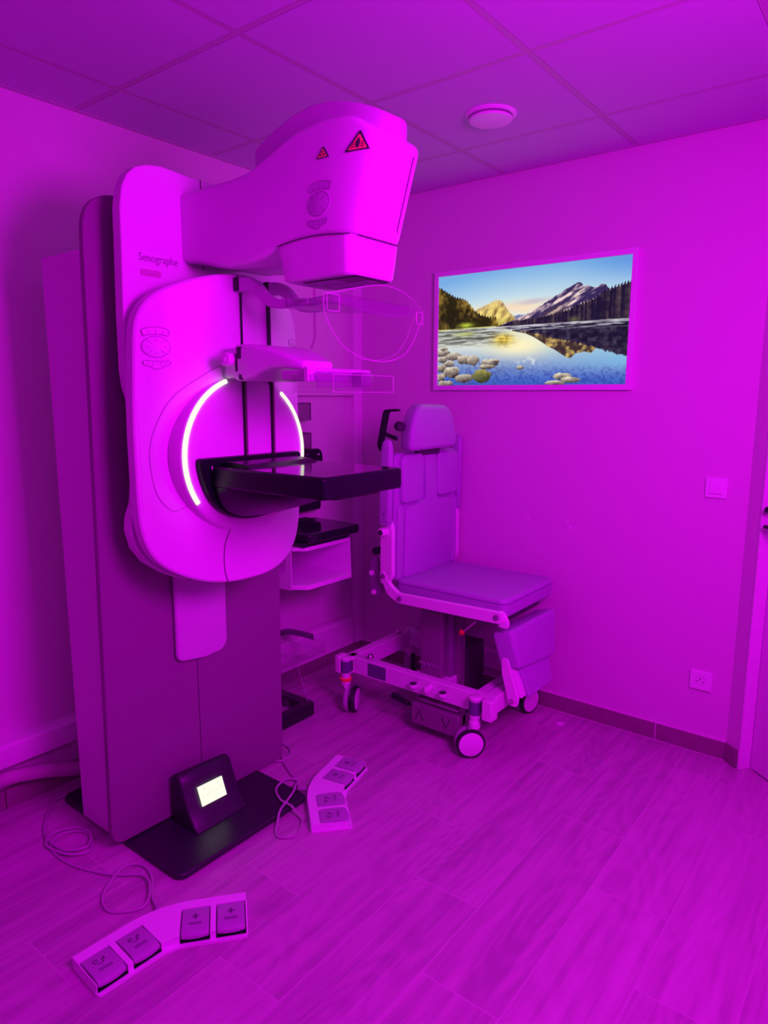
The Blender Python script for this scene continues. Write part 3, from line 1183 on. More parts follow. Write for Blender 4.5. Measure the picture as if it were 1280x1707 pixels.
m = MB()
m.rings([[con(u, v, 0.0) for u, v in ((1.343, 0.012), (1.448, 0.012), (1.448, 0.080), (1.343, 0.080))], [con(u, v, 0.0055) for u, v in ((1.343, 0.012), (1.448, 0.012), (1.448, 0.080), (1.343, 0.080))]])
scn = obj('console_screen', m, M_SCREEN, cs)
m = MB()
for u, v, w_, h_ in ((1.362, 0.062, 0.008, 0.006), (1.42, 0.066, 0.006, 0.006), (1.352, 0.034, 0.004, 0.014), (1.366, 0.040, 0.018, 0.004), (1.374, 0.046, 0.006, 0.006), (1.396, 0.040, 0.008, 0.005), (1.41, 0.042, 0.012, 0.005), (1.398, 0.028, 0.004, 0.004), (1.43, 0.044, 0.007, 0.009), (1.428, 0.056, 0.01, 0.002)):
    m.rings([[con(u+a*w_, v+b*h_, 0.005) for a, b in ((0, 0), (1, 0), (1, 1), (0, 1))], [con(u+a*w_, v+b*h_, 0.0061) for a, b in ((0, 0), (1, 0), (1, 1), (0, 1))]])
obj('screen_text', m, M_SCREENINK, cs)

# ================================================================ FOOT PEDAL BOARDS


def pedal_board(label):
    root = thing('foot_pedal_board', label, 'foot pedal', local=True, group='white foot pedal boards')
    a = math.radians(18)
    c, s = math.cos(a), math.sin(a)
    L, Wd = 0.232, 0.148

    def arm(sgn, u, v):
        """u 0..L from the middle outwards, v across (front -, back +)"""
        return (sgn*u*c - 0.0*v, 0.074 - u*s) if False else (sgn*(u*c+(v)*s), 0.072-u*s+v*c)
    h = Wd/2
    out = []
    # back edge from left to right, then front edge
    bk = [arm(-1, L, h), arm(-1, 0.03, h), arm(1, 0.03, h), arm(1, L, h)]
    fr = [arm(1, L, -h), arm(1, 0.045, -h), arm(-1, 0.045, -h), arm(-1, L, -h)]
    out = rpoly(bk+fr, [0.012, 0.09, 0.09, 0.012, 0.012, 0.05, 0.05, 0.012], 6)
    cx, cy = 0, 0.03
    m = MB()
    R = [[(x, y, 0.0) for x, y in out], [(x, y, 0.007) for x, y in out]]
    m.rings(R)
    obj('bottom_plate', m, M_WHITE, root)
    m = MB()
    # top cover: full height at the back, open bays at the front for the pedals
    bays = ((0.046, 0.128), (0.144, 0.2275))
    poly = []
    # walk along: back edge L->R, then front edge R->L with bays cut in
    poly += [arm(-1, L-0.002, h-0.002)]
    poly += [(q[0], q[1]) for q in rpoly([arm(-1, L, h-0.002), arm(-1, 0.03, h-0.002), arm(1, 0.03, h-0.002), arm(1, L, h-0.002)], [0, 0.09, 0.09, 0], 6)[1:-1]]
    poly += [arm(1, L-0.002, h-0.002)]
    d = 0.040                                   # bay depth reaches v = d
    for sgn in (1, -1):
        bs = bays if sgn == -1 else bays[::-1]
        front = -h+0.012
        seq = []
        if sgn == 1:
            seq.append(arm(1, L-0.002, front))
            for b0, b1 in bs:
                seq += [arm(1, b1, front), arm(1, b1, d), arm(1, b0, d), arm(1, b0, front)]
            seq.append(arm(1, 0.042, front))
        else:
            seq.append(arm(-1, 0.042, front))
            for b0, b1 in bs:
                seq += [arm(-1, b0, front), arm(-1, b0, d), arm(-1, b1, d), arm(-1, b1, front)]
            seq.append(arm(-1, L-0.002, front))
        poly += seq

    def zt(x, y):
        u = min(abs(x), 0.23)
        mid = 0.072-u*math.tan(a)
        v = (y-mid)
        return 0.030+0.10*max(-0.03, min(0.07, v))*0.2
    bmx = m.bm
    lo = [bmx.verts.new((x, y, 0.006)) for x, y in poly]
    hi = [bmx.verts.new((x, y, zt(x, y))) for x, y in poly]
    n = len(poly)
    for i in range(n):
        j = (i+1) % n
        bmx.faces.new((lo[i], lo[j], hi[j], hi[i]))
    f = bmx.faces.new(hi)
    bmesh.ops.triangulate(bmx, faces=[f])
    obj('cover', m, M_WHITE, root, bevel=0.0)
    m = MB()
    for sgn in (-1, 1):
        for b0, b1 in bays:
            m.prism([arm(sgn, b0, -h+0.01), arm(sgn, b1, -h+0.01), arm(sgn, b1, d), arm(sgn, b0, d)][::sgn], 'z', 0.0068, 0.0085)
    obj('pedal_bay', m, M_BLACK, root)
    for sgn in (-1, 1):
        for k, (b0, b1) in enumerate(bays):
            m = MB()
            e = 0.003
            R = []
            for v, z in ((d-0.001, 0.029), (0.02, 0.0325), (-0.01, 0.0345), (-0.04, 0.034), (-0.052, 0.031), (-0.060, 0.026)):
                cur = 0.0
                rowp = []
                for q in range(7):
                    u = b0+e+(b1-b0-2*e)*q/6
                    vv = v - (0.006*(1-((q-3)/3)**2) if v < -0.03 else 0)
                    x, y = arm(sgn, u, vv)
                    rowp.append((x, y, z))
                low = [(x, y, z-0.010) for x, y, z in reversed(rowp)]
                R.append(rowp+low)
            m.rings(R)
            pe = obj('pedal', m, M_PEDAL, root, bevel=0.0015)
            m = MB()

            def pp(u, v):
                x, y = arm(sgn, (b0+b1)/2+u*sgn, v)
                return (x, y, 0.0345+0.0004)

            def st(pts, w_=0.0014):
                strip(m, [pp(*q) for q in pts], w_, (0, 0, 1), 0.0005)
            if sgn > 0:
                st([(-0.011, 0.0), (0.011, 0.0)])
                st([(0, 0.011), (0, 0.003)])
                st([(0, -0.011), (0, -0.003)])
                st([(-0.004, 0.007), (0, 0.003), (0.004, 0.007)])
                st([(-0.004, -0.007), (0, -0.003), (0.004, -0.007)])
            else:
                st([(-0.012, -0.008), (0.002, -0.008)])
                st([(-0.012+0.006*math.cos(t*0.5), 0.006+0.006*math.sin(t*0.5)) for t in range(12)])
                st([(0.004, -0.008), (0.004, 0.006), (0.012, 0.006)])
                st([(0.009, 0.011), (0.012, 0.006), (0.009, 0.001)])
            for vv in (-0.024, -0.030):
                st([(-0.018, vv), (0.018, vv-0.001)], 0.0012)
            obj('pedal_symbol', m, M_INK, pe)
    m = MB()
    prof = []
    for i in range(9):
        prof += [(0.004*i, 0.0075-0.0003*i), (0.004*i+0.0025, 0.0075-0.0003*i), (0.004*i+0.0026, 0.006-0.0003*i), (0.004*i+0.0039, 0.006-0.0003*i)]
    m.lathe((0.0, 0.072+h-0.004, 0.016), (0, 1, -0.12), prof, 14)
    obj('strain_relief', m, M_CABLE, root)
    return root


def copy_tree(o, parent=None):
    c = o.copy()
    COL.objects.link(c)
    if parent:
        c.parent = parent
    for ch in list(o.children):
        copy_tree(ch, c)
    return c


pbA = pedal_board('white four-pedal foot board lying nearest the camera, left of the base plate corner')
pbB = copy_tree(pbA)
pbB['label'] = 'white four-pedal foot board on the floor between the machine base and the treatment chair'
pbA.location = (0.965, 1.494, 0)
pbA.rotation_euler = (0, 0, math.radians(-21.3))
pbB.location = (1.818, 1.611, 0)
pbB.rotation_euler = (0, 0, math.radians(31.1))


def board_cable(root, pts, r=0.0042):
    mt = Matrix.Translation(root.location) @ Matrix.Rotation(root.rotation_euler.z, 4, 'Z')
    inv = mt.inverted()
    m = MB()
    start = [(0.0, 0.072+0.074+0.028, 0.012)]
    P = [Vector(q) for q in start]+[inv @ Vector(q) for q in pts]
    m.tube(spline(P, 10), r, 8)
    return obj('cable', m, M_CABLE, root)


# ================================================================ TREATMENT CHAIR
ch = thing('treatment_chair', 'lilac padded wheeled treatment chair with white frame under the lit landscape picture', 'chair', (2.65, 1.65, 0))

# base frame
m = MB()
m.prism(rrect(1.335, 2.10, 0.185, 0.268, 0.006), 'x', 2.405, 2.45)
m.prism(rrect(1.335, 2.10, 0.185, 0.268, 0.006), 'x', 2.87, 2.915)
m.box(2.40, 2.92, 1.292, 1.345, 0.195, 0.272)
m.box(2.40, 2.92, 2.06, 2.112, 0.185, 0.268)
m.box(2.45, 2.87, 1.62, 1.80, 0.16, 0.21)
bf = obj('base_frame', m, M_FRAME, ch, bevel=0.004)
for a_, b_ in ((1.272, 1.318), (2.095, 2.125)):
    m = MB()
    m.box(2.345, 2.40, a_, b_, 0.192, 0.278)
    obj('frame_end_cap', m, M_FRAME, bf, bevel=0.004)
m = MB()
m.box(2.403, 2.4055, 1.862, 1.968, 0.196, 0.258)
lb = obj('rating_label', m, M_LABEL, ch, label='dark rating label on the side rail')
m = MB()
for i in range(3):
    for k in range(3):
        m.box(2.4020, 2.4032, 1.875+0.032*k, 1.875+0.032*k+0.018+0.004*((i+k) % 2), 0.208+0.017*i, 0.211+0.017*i)
obj('label_print', m, M_GREYF, lb)
for y, z in ((1.975, 0.268), (2.085, 0.268)):
    m = MB()
    m.sphere((2.43 if y < 2 else 2.80, y, z+0.012), 0.016, 8)
    obj('cap_nut', m, M_STEEL, bf)
for y, dome in ((1.692, 0), (1.536, 0), (1.612, 1)):
    m = MB()
    if dome:
        m.cyl((2.405, y, 0.235), (2.365, y-0.004, 0.232), 0.012)
        m.lathe((2.375, y, 0.235), (0, 0.3, 1), [(-0.014, 0.008), (-0.012, 0.014), (0.012, 0.014), (0.014, 0.010)], 16)
    else:
        m.lathe((2.388, y, 0.214), (0, 0, 1), [(0, 0.012), (0.006, 0.018), (0.02, 0.0195), (0.022, 0.019)], 24)
        m.box(2.388, 2.406, y-0.006, y+0.006, 0.218, 0.23)
    k = obj('side_knob', m, M_FRAME, ch)
    if not dome:
        m = MB()
        m.lathe((2.388, y, 0.235), (0, 0, 1), [(0, 0.0165), (0.003, 0.0165), (0.004, 0.014)], 24)
        obj('knob_cap', m, M_BLACK, k)


def caster(x, y, ax, ring=False, off=(0, 0)):
    """post at x, y; ax = direction of the wheel axle, pointing to the visible disc"""
    ax = Vector((ax[0], ax[1], 0)).normalized()
    tr = Vector((-ax.y, ax.x, 0))            # rolling direction
    if tr.dot(Vector((-0.3, -1, 0))) < 0:
        tr = -tr
    c = Vector((x+off[0], y+off[1], 0.0625))
    m = MB()
    m.cyl((x, y, 0.180), (x, y, 0.262), 0.024)
    m.box(min(x, 2.40), max(x, 2.44), y-0.020, y+0.020, 0.186, 0.260)
    m.lathe((x, y, 0.262), (0, 0, 1), [(0, 0.0285), (0.008, 0.0285), (0.011, 0.024), (0.011, 0.0)], 24)
    root = obj('caster', m, M_FRAME, ch, bevel=0.002)
    m = MB()
    m.lathe((x, y, 0.196), (0, 0, 1), [(0, 0.0245), (0.001, 0.0265), (0.057, 0.0265), (0.058, 0.0245)], 24)
    m.box(min(x, 2.395), max(x, 2.43), y-0.0215, y+0.0215, 0.197, 0.252)
    obj('post_band', m, M_LABEL, root)
    m = MB()
    m.lathe((x, y, 0.155), (0, 0, 1), [(-0.02, 0.024), (0.0, 0.025), (0.008, 0.025), (0.009, 0.0215), (0.028, 0.0215)], 24)
    # fork leg sweeping down to the hub
    R = []
    for t in range(7):
        f = t/6
        q = Vector((x, y, 0.15))*(1-f)+Vector((c.x, c.y, 0.06))*f
        w_ = 0.024-0.010*f
        R.append([q+tr*w_-ax*0.012, q-tr*w_-ax*0.012, q-tr*w_+ax*0.006, q+tr*w_+ax*0.006])
    m.rings(R)
    obj('caster_fork', m, M_FRAME, root, bevel=0.002)
    if ring:
        m = MB()
        m.lathe((x, y, 0.152), (0, 0, 1), [(0, 0.0255), (0.003, 0.0275), (0.009, 0.0275), (0.010, 0.030), (0.015, 0.030), (0.017, 0.026)], 24)
        obj('brake_ring', m, M_ORANGE, root, label='orange ring on the caster stem')
    for s in (1, -1):
        m = MB()
        o_ = c+ax*(0.008 if s > 0 else -0.008)
        m.lathe(o_, ax*s, [(0, 0.05), (0.0, 0.0615), (0.004, 0.0625), (0.016, 0.0625), (0.020, 0.060), (0.020, 0.053)], 40)
        wl = obj('wheel', m, M_RUBBER if s > 0 else M_TREAD, root)
        m = MB()
        m.lathe(o_, ax*s, [(0.0, 0.0525), (0.0205, 0.0525), (0.0225, 0.049), (0.0225, 0.0005)], 40)
        obj('hub_cap', m, M_FRAME if s > 0 else M_TREAD, root)


caster(2.375, 1.365, (-0.72, -0.69), off=(0.0, 0.022))
caster(2.375, 2.082, (0.42, -0.90), ring=True, off=(0.012, -0.028))
caster(2.905, 1.385, (-0.25, -0.97))
caster(2.905, 2.082, (0.6, -0.8))

# lifting column, foot switch box, release lever
m = MB()
rbox(m, 2.60, 2.735, 1.63, 1.80, 0.05, 0.575, 0.012)
lc = obj('lift_column', m, M_GREYF, ch)
m = MB()
rbox(m, 2.56, 2.605, 1.655, 1.78, 0.05, 0.56, 0.012)
m.box(2.64, 2.70, 1.612, 1.632, 0.10, 0.575)
obj('column_sleeve', m, M_PANEL, lc, bevel=0.003)
m = MB()
rbox(m, 2.70, 2.86, 1.60, 1.84, 0.05, 0.33, 0.01)
obj('motor_housing', m, M_DARK, lc, bevel=0.003)
mt = Matrix.Translation((2.5595, 1.80, 0.262)) @ Matrix.Rotation(-PI/2, 4, 'Z') @ Matrix.Rotation(PI/2, 4, 'X')
m = MB()
sq = [(0.0, 0.0), (0.012, 0.012), (0.02, 0.002), (0.03, 0.012), (0.042, 0.0), (0.055, 0.014), (0.066, 0.0), (0.08, 0.016), (0.09, 0.002), (0.104, 0.018), (0.112, 0.004), (0.13, 0.012)]
m.tube([(2.5585, 1.786-u*0.98, 0.257+v) for u, v in sq], 0.0016, 6)
obj('column_script', m, M_SHELLG, lc)
m = MB()
m.box(2.385, 2.50, 1.45, 1.70, 0.050, 0.145)
m.box(2.41, 2.62, 1.47, 1.69, 0.150, 0.162)
fs = obj('foot_switch_box', m, M_PANEL, ch, bevel=0.004)
for pts in ([(1.675, 0.075), (1.655, 0.122), (1.635, 0.078)], [(1.535, 0.122), (1.515, 0.077), (1.495, 0.124)]):
    m = MB()
    strip(m, [(2.3845, a_, b_) for a_, b_ in pts], 0.004, (-1, 0, 0), 0.0012)
    obj('arrow_mark', m, M_BLACK, fs)
for a_ in (1.45, 1.68):
    m = MB()
    m.box(2.42, 2.44, a_, a_+0.018, 0.10, 0.19)
    obj('switch_bracket', m, M_GREYF, fs)
m = MB()
m.cyl((2.39, 1.81, 0.148), (2.39, 1.72, 0.132), 0.016, 0.012)
m.cyl((2.39, 1.72, 0.132), (2.395, 1.695, 0.128), 0.008)
obj('foot_lever', m, M_BLACK, ch, bevel=0.003)
m = MB()
m.tube([(2.46, 1.42, 0.565), (2.455, 1.45, 0.535), (2.45, 1.482, 0.507)], 0.0045, 8)
lv = obj('release_lever', m, M_STEEL, ch)
m = MB()
m.sphere((2.45, 1.484, 0.504), 0.0135, 8)
obj('lever_knob', m, M_RED, lv, label='dark red ball knob')

# seat frame and seat
m = MB()
m.box(2.50, 2.90, 1.36, 1.84, 0.572, 0.592)
m.box(2.52, 2.88, 1.33, 1.40, 0.555, 0.575)
m.box(2.55, 2.80, 1.58, 1.85, 0.55, 0.575)
obj('seat_support', m, M_DARK, ch, bevel=0.004)
m = MB()
m.prism(rpoly([(1.275, 0.592), (1.275, 0.642), (1.80, 0.628), (1.845, 0.658), (1.885, 0.72), (1.91, 0.70), (1.86, 0.61), (1.80, 0.582), (1.35, 0.590)], 0.012, 3), 'x', 2.412, 2.436)
m.prism(rpoly([(1.255, 0.572), (1.30, 0.572), (1.31, 0.64), (1.28, 0.64), (1.255, 0.60)], 0.012, 3), 'x', 2.43, 2.448)
sr = obj('side_rail', m, M_FRAME, ch, bevel=0.004)
for y, z in ((1.30, 0.618), (1.79, 0.605), (1.885, 0.695)):
    m = MB()
    m.lathe((2.412, y, z), (-1, 0, 0), [(0, 0.0125), (0.005, 0.0115), (0.007, 0.008)], 16)
    obj('rail_bolt', m, M_GREYF, sr)
m = MB()
m.box(2.945, 2.965, 1.45, 1.86, 0.57, 0.62)
obj('side_rail', m, M_FRAME, ch, bevel=0.004)
m = MB()
puffy(m, rrect(2.478, 2.952, 1.292, 1.872, 0.035, 6), lambda u, v, t: (u, v, 0.592+t), 0.083, 0.016)
st_ = obj('seat', m, M_LILAC, ch)
m = MB()
m.tube([(u, v, 0.654) for u, v in rrect(2.4765, 2.9535, 1.2905, 1.8735, 0.036, 6)], 0.0013, 6, closed=True)
obj('piping', m, M_LILAC2, st_)

# backrest: base slab with three raised cushions
m = MB()
puffy(m, rrect(2.445, 2.955, 0.665, 1.252, 0.03, 5), lambda u, v, t: (u, 1.905-t, v), 0.062, 0.014)
br = obj('backrest', m, M_LILAC, ch)
YB = 1.848
m = MB()
T_ = rpoly([(2.505, 0.672), (2.905, 0.672), (2.908, 1.0), (2.885, 1.018), (2.765, 1.022), (2.752, 1.24), (2.655, 1.24), (2.672, 1.022), (2.515, 1.005)],
           [0.02, 0.02, 0.02, 0.03, 0.02, 0.01, 0.01, 0.02, 0.03], 4)
R = []
cxx, czz = 2.706, 0.90
for ins, t in ((0, 0), (0, 0.010), (0.003, 0.016), (0.009, 0.019)):
    R.append([(cxx+(x-cxx)*(1-ins/0.2), YB-t, czz+(z-czz)*(1-ins/0.3)) for x, z in T_])
m.rings(R)
obj('centre_cushion', m, M_LILAC, br)
for o_ in ([(2.478, 1.02), (2.64, 1.028), (2.648, 1.246), (2.474, 1.246)], [(2.762, 1.03), (2.945, 1.03), (2.945, 1.24), (2.758, 1.244)]):
    m = MB()
    puffy(m, rpoly(o_, 0.035, 5), lambda u, v, t: (u, 1.856-t, v), 0.036, 0.014)
    obj('shoulder_cushion', m, M_LILAC, br)
for o_ in ([(2.453, 0.675), (2.495, 0.69), (2.502, 1.0), (2.472, 1.02), (2.455, 1.0)], [(2.914, 0.675), (2.95, 0.672), (2.948, 1.012), (2.915, 1.0)]):
    m = MB()
    puffy(m, rpoly(o_, 0.012, 4), lambda u, v, t: (u, 1.85-t, v), 0.018, 0.008)
    obj('side_cushion', m, M_LILAC, br)
# headrest
m = MB()
puffy(m, rpoly([(2.50, 1.262), (2.885, 1.266), (2.885, 1.33), (2.825, 1.464), (2.555, 1.474), (2.505, 1.36)], [0.035, 0.045, 0.05, 0.06, 0.06, 0.06], 7),
      lambda u, v, t: (u-0.03*(t/0.09), 1.865-t, v), 0.088, 0.026)
hr = obj('headrest', m, M_LILAC, ch)
m = MB()
m.box(2.60, 2.78, 1.83, 1.85, 1.235, 1.275)
obj('headrest_stem', m, M_DARK, ch)
# push handle and back hardware
m = MB()
m.prism(rrect(1.87, 1.885, 0.7, 1.24, 0.004), 'x', 2.43, 2.462)
pts = rpoly([(1.835, 1.445), (1.905, 1.442), (1.940, 1.285), (1.925, 1.268), (1.89, 1.272)], [0, 0.02, 0.02, 0.008, 0], 4)
R = []
P = [Vector((2.46, y, z)) for y, z in pts]
for i, q in enumerate(P):
    t = (P[min(i+1, len(P)-1)]-P[max(i-1, 0)]).normalized()
    n = t.cross(Vector((1, 0, 0))).normalized()
    hh = 0.006 if i < 3 else 0.012
    R.append([q+Vector((sx*0.012, 0, 0))+n*(sz*hh) for sx, sz in ((-1, -1), (1, -1), (1, 1), (-1, 1))])
m.rings(R)
m.prism([(1.845, 1.31), (1.93, 1.335), (1.93, 1.352), (1.845, 1.328)], 'x', 2.452, 2.468)
obj('push_handle', m, M_BLACK, ch, bevel=0.003)
m = MB()
m.cyl((2.50, 1.87, 1.373), (2.475, 1.835, 1.373), 0.021)
obj('headrest_knob', m, M_RUBBER, hr, bevel=0.004)
m = MB()
m.prism(rpoly([(1.915, 0.60), (1.955, 0.585), (1.985, 0.62), (1.985, 0.74), (1.955, 0.78), (1.905, 0.70)], 0.02, 4), 'x', 2.442, 2.454)
bh = obj('hinge_plate', m, M_GREYF, ch, bevel=0.002)
m = MB()
for y, z in ((1.962, 0.60), (1.975, 0.69)):
    m.lathe((2.442, y, z), (-1, 0, 0), [(0, 0.013), (0.006, 0.012), (0.006, 0.006), (0.004, 0.005)], 16)
obj('hinge_bolt', m, M_FRAME, bh)
m = MB()
m.cyl((2.43, 1.945, 0.80), (2.46, 1.945, 0.80), 0.018)
obj('gas_spring_end', m, M_BLACK, bh)
# back frame uprights and folded-up armrests
for xs_, sg in ((2.428, -1), (2.972, 1)):
    m = MB()
    m.prism(rpoly([(1.905, 0.655), (1.905, 0.92), (1.865, 0.965), (1.838, 0.93), (1.836, 0.70), (1.86, 0.66)], [0.01, 0.02, 0.01, 0.03, 0.02, 0.02], 4), 'x', xs_-0.012, xs_+0.012)
    up_ = obj('back_upright', m, M_FRAME, ch, bevel=0.003)
    m = MB()
    m.cyl((xs_+sg*0.046, 1.878, 0.902), (xs_-sg*0.014, 1.873, 0.902), 0.0195)
    obj('arm_pivot', m, M_FRAME, up_, bevel=0.003)
    m = MB()
    m.cyl((xs_+sg*0.048, 1.878, 0.902), (xs_+sg*0.044, 1.878, 0.902), 0.013)
    obj('pivot_cap', m, M_DARK, up_)
    m = MB()
    R = []
    for z, w_, d_ in ((0.935, 0.015, 0.028), (0.94, 0.017, 0.031), (1.10, 0.0175, 0.030), (1.28, 0.0165, 0.027), (1.305, 0.014, 0.022), (1.316, 0.008, 0.012)):
        yc = 1.872-0.012*(z-0.93)/0.38
        R.append([(a, b, z) for a, b in rrect(xs_+sg*0.018-w_, xs_+sg*0.018+w_, yc-d_, yc+d_, 0.013)])
    m.rings(R)
    ar = obj('armrest', m, M_LILAC, ch)
    m = MB()
    m.tube([(a, b, 0.95) for a, b in rrect(xs_+sg*0.018-0.0172, xs_+sg*0.018+0.0172, 1.872-0.0312, 1.872+0.0312, 0.013)], 0.001, 6, closed=True)
    m.cyl((xs_+sg*0.018+sg*0.017, 1.865, 0.985), (xs_+sg*0.018+sg*0.019, 1.865, 0.985), 0.006)
    obj('arm_piping', m, M_LILAC2, ar)

# leg rest: bracket, upper pad, lower pad
def slab(mb, quad, nrm, thick, r, edge):
    """quad: 4 corners (front face, world) bl, br, tr, tl ; nrm points backwards"""
    bl, brr, tr_, tl = [Vector(q) for q in quad]
    nrm = Vector(nrm).normalized()
    o_ = rpoly([(0, 0), (1, 0), (1, 1), (0, 1)], r, 6)
    W_ = ((brr-bl).length+(tr_-tl).length)/2
    H_ = ((tl-bl).length+(tr_-brr).length)/2
    seq = []
    for i in range(6):
        a = PI/2*i/5
        seq.append((edge*(1-math.sin(a)), edge*(1-math.cos(a))))
    seq = seq+[(e, thick-t) for e, t in reversed(seq)]
    R = []
    for ins, t in seq:
        ring = []
        for u, v in o_:
            uu = 0.5+(u-0.5)*(1-2*ins/W_)
            vv = 0.5+(v-0.5)*(1-2*ins/H_)
            q = bl*(1-uu)*(1-vv)+brr*uu*(1-vv)+tr_*uu*vv+tl*(1-uu)*vv
            ring.append(q+nrm*t)
        R.append(ring)
    return mb.rings(R)


m = MB()
m.prism(rpoly([(1.268, 0.43), (1.30, 0.43), (1.297, 0.36), (1.258, 0.228), (1.222, 0.228), (1.217, 0.262), (1.262, 0.40)], 0.012, 4), 'x', 2.468, 2.486)
lg = obj('leg_rest_bracket', m, M_FRAME, ch, bevel=0.003)
m = MB()
m.lathe((2.468, 1.247, 0.25), (-1, 0, 0), [(0, 0.012), (0.004, 0.011), (0.006, 0.006)], 16)
obj('bracket_bolt', m, M_STEEL, lg)
m = MB()
m.prism(rpoly([(1.285, 0.41), (1.258, 0.40), (1.206, 0.268), (1.235, 0.262)], 0.004, 2), 'x', 2.487, 2.525)
obj('bracket_side', m, M_FRAME, lg, bevel=0.002)
m = MB()
slab(m, [(2.478, 1.215, 0.392), (2.80, 1.205, 0.360), (2.885, 1.248, 0.556), (2.462, 1.255, 0.556)], (0, 1, -0.24), 0.098, 0.10, 0.018)
ul = obj('upper_leg_pad', m, M_LILAC, ch)
m = MB()
slab(m, [(2.53, 1.190, 0.262), (2.75, 1.190, 0.262), (2.775, 1.225, 0.376), (2.515, 1.235, 0.390)], (0, 1, -0.4), 0.026, 0.05, 0.008)
obj('lower_leg_pad', m, M_LILAC, ch)

# ================================================================ LIT PICTURE ON THE RIGHT WALL


def fbm(u, v, sx, sy, octv=4, seed=0):
    rng = np.random.RandomState(seed)
    out = np.zeros_like(u)
    amp, tot = 1.0, 0.0
    for o in range(octv):
        nx, ny = int(sx*2**o)+3, int(sy*2**o)+3
        g = rng.rand(ny, nx)
        x, y = u*sx*2**o, v*sy*2**o
        xi, yi = np.clip(x.astype(int), 0, nx-2), np.clip(y.astype(int), 0, ny-2)
        fx, fy = x-xi, y-yi
        fx, fy = fx*fx*(3-2*fx), fy*fy*(3-2*fy)
        out += amp*((g[yi, xi]*(1-fx)+g[yi, xi+1]*fx)*(1-fy)+(g[yi+1, xi]*(1-fx)+g[yi+1, xi+1]*fx)*fy)
        tot += amp
        amp *= 0.55
    return out/tot


